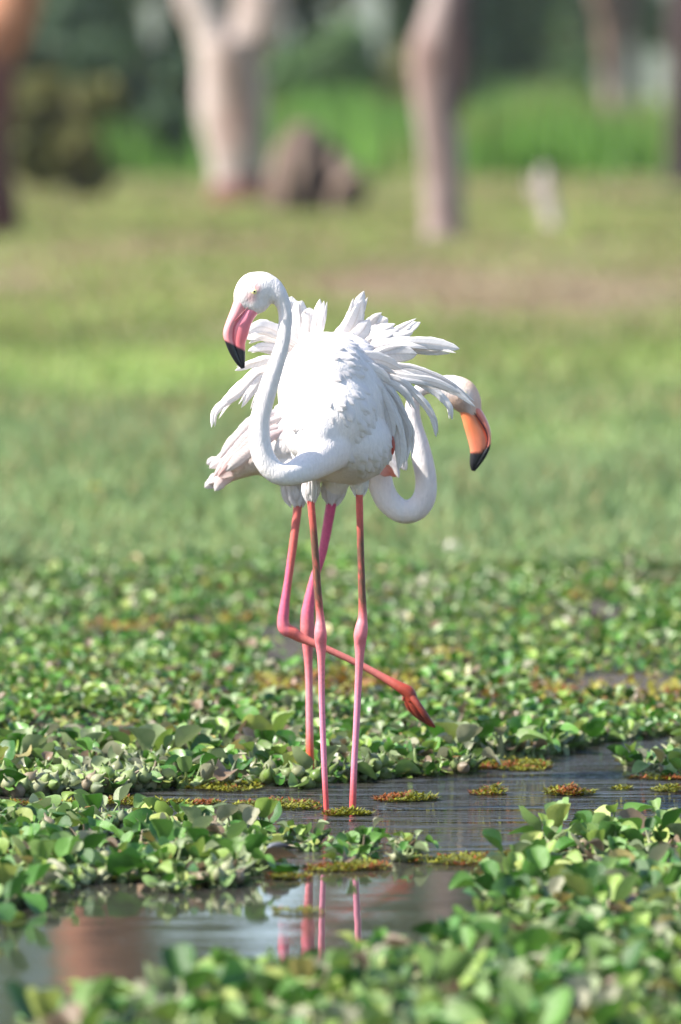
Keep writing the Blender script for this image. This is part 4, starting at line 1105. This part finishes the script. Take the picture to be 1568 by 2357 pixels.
def tree(name, label, cat, base, limbs, mat, blobs, n_, leaf, pal, seed, group=None, crownname='crown'):
    o = empty(name, base); tag(o, label, cat, group)
    V, F = [], []
    for l in limbs:
        vs, fs = limb(l); k = len(V); V += vs; F += [tuple(i + k for i in f) for f in fs]
    if V: mobj('trunk', V, F, mat, o)
    if n_:
        v, f, c = crown(blobs, n_, leaf, pal, seed)
        ob = bpy.data.objects.new(crownname, npmesh(crownname, v, f, MAT_crown, c, smooth=False)); link(ob, o); ob.matrix_parent_inverse = Matrix.Translation(-Vector(base))
    return o
def gp(x, d, y=None):   # world x for a drawing column at distance d (from camera)
    return (x - 784) * d / FPX
# pale forked tree, left of centre
d1 = 115.; Y1 = d1 - 20
X1 = gp(560, d1)
t = tree('acacia_tree', 'pale thick forked trunk standing left of centre behind the flamingos', 'tree', (X1, Y1, 0),
     [[(566, 530, Y1, 88), (562, 470, Y1, 72), (556, 420, Y1, 64), (545, 330, Y1, 72), (536, 230, Y1, 78), (528, 140, Y1, 80), (525, 90, Y1, 82)],
      [(505, 130, Y1, 50), (480, 60, Y1, 44), (455, 0, Y1, 42), (430, -120, Y1, 42), (380, -500, Y1, 38), (300, -1100, Y1 - 2, 30), (240, -1700, Y1 - 3, 16)],
      [(560, 120, Y1, 55), (590, 50, Y1, 60), (600, 0, Y1, 62), (640, -160, Y1, 48), (700, -700, Y1, 42), (800, -1400, Y1 - 1, 26), (860, -1900, Y1 - 1, 12)]],
     MAT_bark_pale, [(X1 - 3, Y1, 12, 3.5, 4, 2.5), (X1 + 3, Y1, 13.5, 4, 4, 2.6), (X1, Y1 + 3, 15, 4.5, 4, 2.6)], 9000, 0.20, MG, 1)
# red-brown bark skirt at its foot
vs, fs = limb([(568, 535, Y1 - .05, 104), (563, 470, Y1 - .05, 86), (559, 425, Y1 - .05, 74), (556, 410, Y1 - .05, 66)])
o = mobj('bark_skirt', vs, fs, bark('bark_red', (0.04, 0.014, 0.012), (0.10, 0.038, 0.03), (0.17, 0.07, 0.06)), t)
# grey straight tree, right of centre
d2 = 88.; Y2 = d2 - 20; X2 = gp(1020, d2)
tree('acacia_tree', 'grey pink straight trunk right of centre with a dark limb at its top', 'tree', (X2, Y2, 0),
     [[(1028, 605, Y2, 62), (1026, 560, Y2, 52), (1020, 450, Y2, 46), (1014, 330, Y2, 48), (1002, 220, Y2, 54), (998, 120, Y2, 52), (1015, 30, Y2, 42), (1035, -60, Y2, 44), (1060, -500, Y2, 42), (1020, -1200, Y2, 34), (1060, -2000, Y2, 20)],
      ],
     MAT_bark_grey, [(X2 - 1, Y2, 12, 4, 4, 2.4), (X2 + 3, Y2 + 1, 11, 3.5, 4, 2), (X2 + 1, Y2 + 2, 13.5, 4, 4, 2)], 9000, 0.18, MG, 2)
t2 = [o for o in bpy.data.objects if o.get('label', '').startswith('grey pink straight')][0]
vs, fs = limb([(1040, 290, Y2 - .1, 10), (1056, 220, Y2 - .2, 20), (1066, 120, Y2 - .2, 26), (1060, 0, Y2 - .2, 34), (1075, -120, Y2, 32), (1140, -500, Y2, 26), (1250, -1300, Y2, 16)])
mobj('dark_limb', vs, fs, MAT_bark_dark, t2)
# great leaning tree at left edge
d3 = 92.; Y3 = d3 - 20; X3 = gp(-60, d3)
tree('leaning_tree', 'huge tree at the left edge with a red brown foot and orange leaning limb', 'tree', (X3, Y3, 0),
     [[(-70, 590, Y3, 110), (-62, 540, Y3, 96), (-66, 400, Y3, 84), (-62, 260, Y3, 76), (-50, 150, Y3, 78), (-5, 60, Y3, 72), (35, -30, Y3, 70), (100, -260, Y3, 75), (190, -800, Y3, 95), (270, -1400, Y3, 105), (320, -1900, Y3, 100), (370, -2400, Y3, 70)],
      [(270, -1400, Y3, 70), (400, -1700, Y3, 55), (480, -2200, Y3, 35)]],
     MAT_bark_orange, [(X3 + 1, Y3 + 3, 16, 5, 4, 2.5), (X3 + 4, Y3 + 2, 18, 4, 4, 2.4)], 7000, 0.2, MG, 3)
vs, fs = limb([(-70, 600, Y3 - .05, 122), (-60, 540, Y3 - .05, 106), (-64, 400, Y3 - .05, 94), (-60, 260, Y3 - .05, 86), (-50, 170, Y3 - .05, 84), (-40, 130, Y3 - .05, 76)])
mobj('bark_skirt', vs, fs, bpy.data.materials['bark_red'], [o for o in bpy.data.objects if o.name.startswith('leaning_tree')][0])
# dark trunk at right edge, thin far trunk
d4 = 135.; Y4 = d4 - 20; X4 = gp(1590, d4)
tree('dark_tree', 'near black trunk cut off by the top right edge', 'tree', (X4, Y4, 0.2),
     [[(1590, 480, Y4, 70), (1588, 330, Y4, 52), (1586, 200, Y4, 50), (1590, 0, Y4, 52), (1600, -600, Y4, 40), (1500, -1500, Y4, 24)]],
     MAT_bark_dark, [(X4, Y4, 11, 4, 4, 3), (X4 - 3, Y4 + 1, 14, 4, 4, 3)], 8000, 0.22, DG, 4)
d5 = 175.; Y5 = d5 - 20; X5 = gp(1405, d5)
tree('acacia_tree', 'slim distant brown trunk in front of the pale gap at upper right', 'tree', (X5, Y5, 0.25),
     [[(1408, 400, Y5, 38), (1408, 260, Y5, 19), (1402, 120, Y5, 19), (1400, 30, Y5, 26), (1380, -60, Y5, 30), (1300, -600, Y5, 24), (1250, -1300, Y5, 12)],
      [(1405, 100, Y5, 20), (1430, 0, Y5, 18), (1500, -300, Y5, 15)]],
     MAT_deadwood, [(X5 - 2, Y5, 13, 5, 4, 3)], 6000, 0.25, MG, 5)

# shrubs and wood beyond; (column, distance, crown bottom y, top y, half-width px, palette, label)
TALL = [
    ('thorn_bush', 'olive brown low bush at the left below the dark trees', 'bush', 170, 120, 430, 190, 150, OG, 9000, .13),
    ('dense_bush', 'dark green thicket between the olive bush and the pale forked trunk', 'bush', 330, 150, 420, 90, 130, DG, 9000, .16),
    ('forest_tree', 'darkest tree in the wood at upper left', 'tree', 150, 200, 380, -60, 200, DG, 9000, .22),
    ('forest_tree', 'grey green tree seen just left of the pale trunk fork', 'tree', 370, 230, 360, -160, 150, MG, 8000, .24),
    ('dense_bush', 'mid green bush right of the pale forked trunk', 'bush', 730, 190, 390, 90, 130, MG, 9000, .2),
    ('forest_tree', 'tree filling the gap between the two main trunks on the left of the sky patch', 'tree', 690, 245, 350, -220, 90, DG, 7000, .25),
    ('dense_bush', 'olive rounded bush beneath the bright sky patch', 'bush', 860, 200, 390, 110, 130, OG, 9000, .2),
    ('forest_tree', 'pale green tree right of the sky patch beside the grey trunk', 'tree', 975, 240, 360, -200, 75, MG, 7000, .25),
    ('forest_tree', 'grey green tree right of the grey trunk', 'tree', 1160, 210, 360, -250, 120, DG, 9000, .24),
    ('forest_tree', 'pale tree in the wood at upper right left of the slim trunk', 'tree', 1290, 260, 160, -300, 110, MG, 8000, .28),
    ('forest_tree', 'tree behind the near black trunk at upper right', 'tree', 1490, 260, 150, -300, 110, DG, 8000, .28),
    ('dense_bush', 'low green bush right of the grey trunk above the tall grass', 'bush', 1180, 185, 380, 200, 110, DG, 6000, .2),
    ('forest_tree', 'green tree at the upper left corner behind the leaning limb', 'tree', 20, 240, 360, -250, 120, MG, 8000, .26),
    ('dense_bush', 'dark green scrub low behind the broken stump', 'bush', 640, 200, 380, 60, 110, DG, 9000, .2),
    ('forest_tree', 'small tree low between the grey trunk and the slim trunk', 'tree', 1260, 225, 370, 120, 90, MG, 7000, .22),
    ('forest_tree', 'dark tree just left of the slim distant trunk', 'tree', 1350, 250, 170, -250, 70, DG, 7000, .24),
    ('forest_tree', 'tree between the forked trunk and the left thicket', 'tree', 460, 245, 360, -260, 90, DG, 8000, .25),
    ('forest_tree', 'tree just right of the pale blue gap at the top', 'tree', 930, 250, 360, -10, 60, MG, 6000, .25),
    ('forest_tree', 'dark tree behind the top of the grey trunk', 'tree', 1060, 255, 360, -260, 70, DG, 7000, .25),
]
for i, (nm, lb, ct, xc, d_, yb, yt, hw, pal, n_, lf) in enumerate(TALL):
    Yw = d_ - 20; cx = gp(xc, d_); zb = max(0.1, P(xc, yb, Yw).z); zt = P(xc, yt, Yw).z; W_ = M(hw, Yw)
    r_ = random.Random(900 + i); bl = []
    for k in range(11):
        f_ = r_.random(); bl.append((cx + r_.uniform(-.85, .85) * W_, Yw + r_.uniform(-.5, .5) * W_, zb + (zt - zb) * (0.12 + 0.8 * f_), W_ * r_.uniform(.28, .5), W_ * .4, (zt - zb) * r_.uniform(.12, .24)))
    gz = ground_z(cx, Yw)
    lim = [[(xc, W2D(cx, Yw, gz - .1)[1], Yw, 14), (xc + r_.uniform(-20, 20), (yb + yt) / 2 + 40, Yw, 10), (xc + r_.uniform(-40, 40), yt + 60, Yw, 4)]]
    for _ in range(3):
        lim.append([(xc, yb - 20, Yw, 8), (xc + r_.uniform(-.5, .5) * hw, (yb + yt) / 2, Yw, 5), (xc + r_.uniform(-.8, .8) * hw, yt + (yb - yt) * .2, Yw, 2)])
    tree(nm, lb, ct, (cx, Yw, gz), lim, MAT_bark_dark, bl, n_, lf, pal, 50 + i, group='bushes and trees of the far wood')
# high canopies of the far wood, above the view but mirrored in the pool
for i in range(9):
    xc = -500 + i * 320; d_ = 210 + 30 * (i % 3); Yw = d_ - 20; cx = gp(xc, d_)
    r_ = random.Random(400 + i); bl = [(cx + r_.uniform(-4, 4), Yw + r_.uniform(-3, 3), r_.uniform(6, 14), r_.uniform(2, 3.6), 3, r_.uniform(1.5, 2.6)) for _ in range(11)]
    gz = ground_z(cx, Yw)
    lim = [[(xc, W2D(cx, Yw, gz - .2)[1], Yw, 26), (xc + 20, -200, Yw, 20), (xc - 10, -500, Yw, 12), (xc, -850, Yw, 4)]]
    tree('tall_acacia', 'tall tree of the far wood whose high crown shows only mirrored in the pool', 'tree', (cx, Yw, gz), lim, MAT_bark_grey, bl, 6000, .3, [DG, MG][i % 2], 80 + i, group='tall trees of the far wood')

# ------------------------------------------------------------------ dead wood, stones, small things
Ys = 108 - 20
st_ = empty('broken_stump', (gp(735, 108.), Ys, 0.1)); tag(st_, 'weathered broken stump with pale slabs beside the forked trunk', 'stump')
def lump(name, pts, mat, parent, wob=.5):
    vs, fs = limb(pts, 5, 12, wob); return mobj(name, vs, fs, mat, parent)
lump('stump_wood', [(672, 530, Ys, 44), (668, 450, Ys, 40), (672, 390, Ys, 42), (690, 330, Ys, 46), (712, 296, Ys, 26), (716, 285, Ys, 6)], MAT_deadwood, st_)
lump('stump_wood', [(745, 500, Ys + .3, 66), (745, 430, Ys + .3, 58), (728, 350, Ys + .3, 40), (722, 300, Ys + .3, 12)], MAT_bark_dark, st_)
lump('root_slab', [(800, 478, Ys - .2, 26), (806, 430, Ys - .2, 30), (790, 380, Ys - .2, 26), (770, 352, Ys - .2, 8)], MAT_deadwood, st_)
for (a, b_, c, d, r0, mt) in ((655, 420, 640, 350, 10, MAT_deadwood), (700, 400, 745, 300, 14, MAT_deadwood), (770, 440, 832, 385, 16, MAT_deadwood), (690, 470, 760, 400, 12, MAT_bark_dark), (735, 480, 700, 380, 14, MAT_bark_dark), (815, 480, 842, 420, 9, MAT_bark_dark)):
    lump('broken_slab', [(a, b_ + 60, Ys - .7, r0 * 1.3), (a, b_, Ys - .7, r0), ((a + c) / 2 + 8, (b_ + d) / 2, Ys - .75, r0 * .9), (c, d, Ys - .7, r0 * .35)], mt, st_)
lump('root_slab', [(640, 480, Ys - .5, 18), (700, 455, Ys - .6, 14), (770, 470, Ys - .5, 12)], MAT_bark_dark, st_)
Yp = 95 - 20
ps = empty('dead_post', (gp(1262, 95.), Yp, 0.05)); tag(ps, 'pale bleached snag standing alone in the grass at right', 'dead wood')
lump('snag_wood', [(1276, 570, Yp, 24), (1270, 500, Yp, 22), (1258, 430, Yp, 17), (1252, 385, Yp, 6)], MAT_bark_pale, ps)
lump('side_branch', [(1266, 500, Yp, 10), (1230, 440, Yp, 8), (1222, 410, Yp, 3)], MAT_bark_pale, ps)
def stone(name, label, cat, x, y, w, h, colr, mat=None, sink=.3):
    c = G(x, y); r = M(w, c.y) / 2; hh = M(h, c.y)
    vs, fs = ellipsoid((0, 0, hh * (0.5 - sink * .5)), (r, r * .8, hh * .6), seg=16, rings=10)
    vs = [v * (1 + .22 * nz(v.x * 14 + x, v.y * 14, v.z * 14)) for v in vs]
    gz = max(0, ground_z(c.x, c.y)); o = mobj(name, vs, fs, mat or colmat(name + '_mat', 0.85, 30, .4, 60, .6), cols=[colr] * len(vs)); o.location = (c.x, c.y, gz)
    tag(o, label, cat); return o
stone('pale_stone', 'pale rounded stone at the far edge of the plant mat', 'stone', 1045, 1318, 52, 40, (0.5, 0.45, 0.38))
stone('pink_stone', 'small pinkish stone among the leaves at left', 'stone', 68, 1500, 30, 22, (0.5, 0.28, 0.22))
cw = G(1375, 1455)
lg2 = empty('driftwood', (cw.x, cw.y, 0)); tag(lg2, 'short brown chunk of driftwood lying in the mat at right', 'dead wood')
lump('wood_chunk', [(1345, 1408, cw.y, 9), (1365, 1422, cw.y, 15), (1395, 1436, cw.y + .05, 14), (1412, 1443, cw.y + .05, 6)], MAT_bark_dark, lg2)
lump('wood_chunk', [(1352, 1415, cw.y - .06, 5), (1380, 1430, cw.y - .08, 8), (1402, 1440, cw.y - .06, 4)], MAT_deadwood, lg2)
# moulted feather on the foreground mud, folded brown leaf
fY = G(640, 2000).y
fe = empty('moulted_feather', (P(620, 1960, fY).x, fY, 0.0)); tag(fe, 'grey and white moulted feather on the water among left foreground plants', 'feather')
feather(fe, [(665, 1948, fY), (640, 1945, fY - .01), (614, 1952, fY - .03)], 15, c0=(0.04, 0.04, 0.05), c1=(0.45, 0.45, 0.47), name='vane', camber=.5)
lY = -1.35
vs, fs = leaf_geo(6, 4, 1.2, 0.4, 3, .3)
dl = mobj('dead_leaf', [(v[0] * .11, v[1] * .11, v[2] * .11) for v in vs], [tuple(int(i) for i in f) for f in fs], colmat('dead_leaf_mat', .6, 30, .4), cols=[(0.42, 0.17, 0.05)] * len(vs))
dl.location = (P(1275, 1985, lY).x, lY - .12, 0.012); dl.rotation_euler = (0.25, 0.15, 1.2); tag(dl, 'curled orange brown dead leaf under the right foreground bank', 'leaf')
# yellow flowers far in the field
for (fx, fy, lb) in ((115, 1062, 'yellow wildflower alone in the grass at left'), (222, 1218, 'pale yellow wildflower low in the grass left of the tail')):
    c = G(fx, fy); o = empty('wildflower', (c.x, c.y, ground_z(c.x, c.y))); tag(o, lb, 'flower')
    z0 = ground_z(c.x, c.y)
    vs, fs = tube([(c.x, c.y, z0, .002, .002), (c.x + .003, c.y, z0 + .05, .002, .002), (c.x, c.y, z0 + .1, .0015, .0015)], 6)
    mobj('stem', vs, fs, MAT_grass, o, cols=[(0.1, 0.2, 0.04)] * len(vs))
    V, F = [], []
    for k in range(7):
        a = k / 7 * 6.283; ca, sa = math.cos(a), math.sin(a); b0 = len(V)
        for (u, v_, h) in ((0, 0, 0), (-.014, .02, .006), (0, .036, .003), (.014, .02, .006)):
            V.append((c.x + u * ca - v_ * sa, c.y + u * sa + v_ * ca, z0 + .1 + h))
        F.append((b0, b0 + 1, b0 + 2, b0 + 3))
    mobj('petals', V, F, colmat('petal', .6), o, cols=[(0.75, 0.62, 0.04)] * len(V))

# ------------------------------------------------------------------ warm air between the birds and the wood
m = bpy.data.materials.new('haze_air'); m.use_nodes = True; nt = m.node_tree
nt.nodes.remove(nt.nodes['Principled BSDF'])
pv = nt.nodes.new('ShaderNodeVolumePrincipled'); pv.inputs['Density'].default_value = 0.00010
pv.inputs['Color'].default_value = (0.92, 0.96, 1.0, 1); nt.links.new(pv.outputs[0], nt.nodes['Material Output'].inputs['Volume'])
hx, y0, y1, z0, z1 = 2100, -40, 1850, -1.5, 190
vs = [(x, y, z) for z in (z0, z1) for y in (y0, y1) for x in (-hx, hx)]
tag(mobj('haze', vs, [(0, 2, 3, 1), (4, 5, 7, 6), (0, 1, 5, 4), (2, 6, 7, 3), (0, 4, 6, 2), (1, 3, 7, 5)], m, smooth=False), 'thin pale air haze over the whole meadow', 'haze', None, 'stuff')
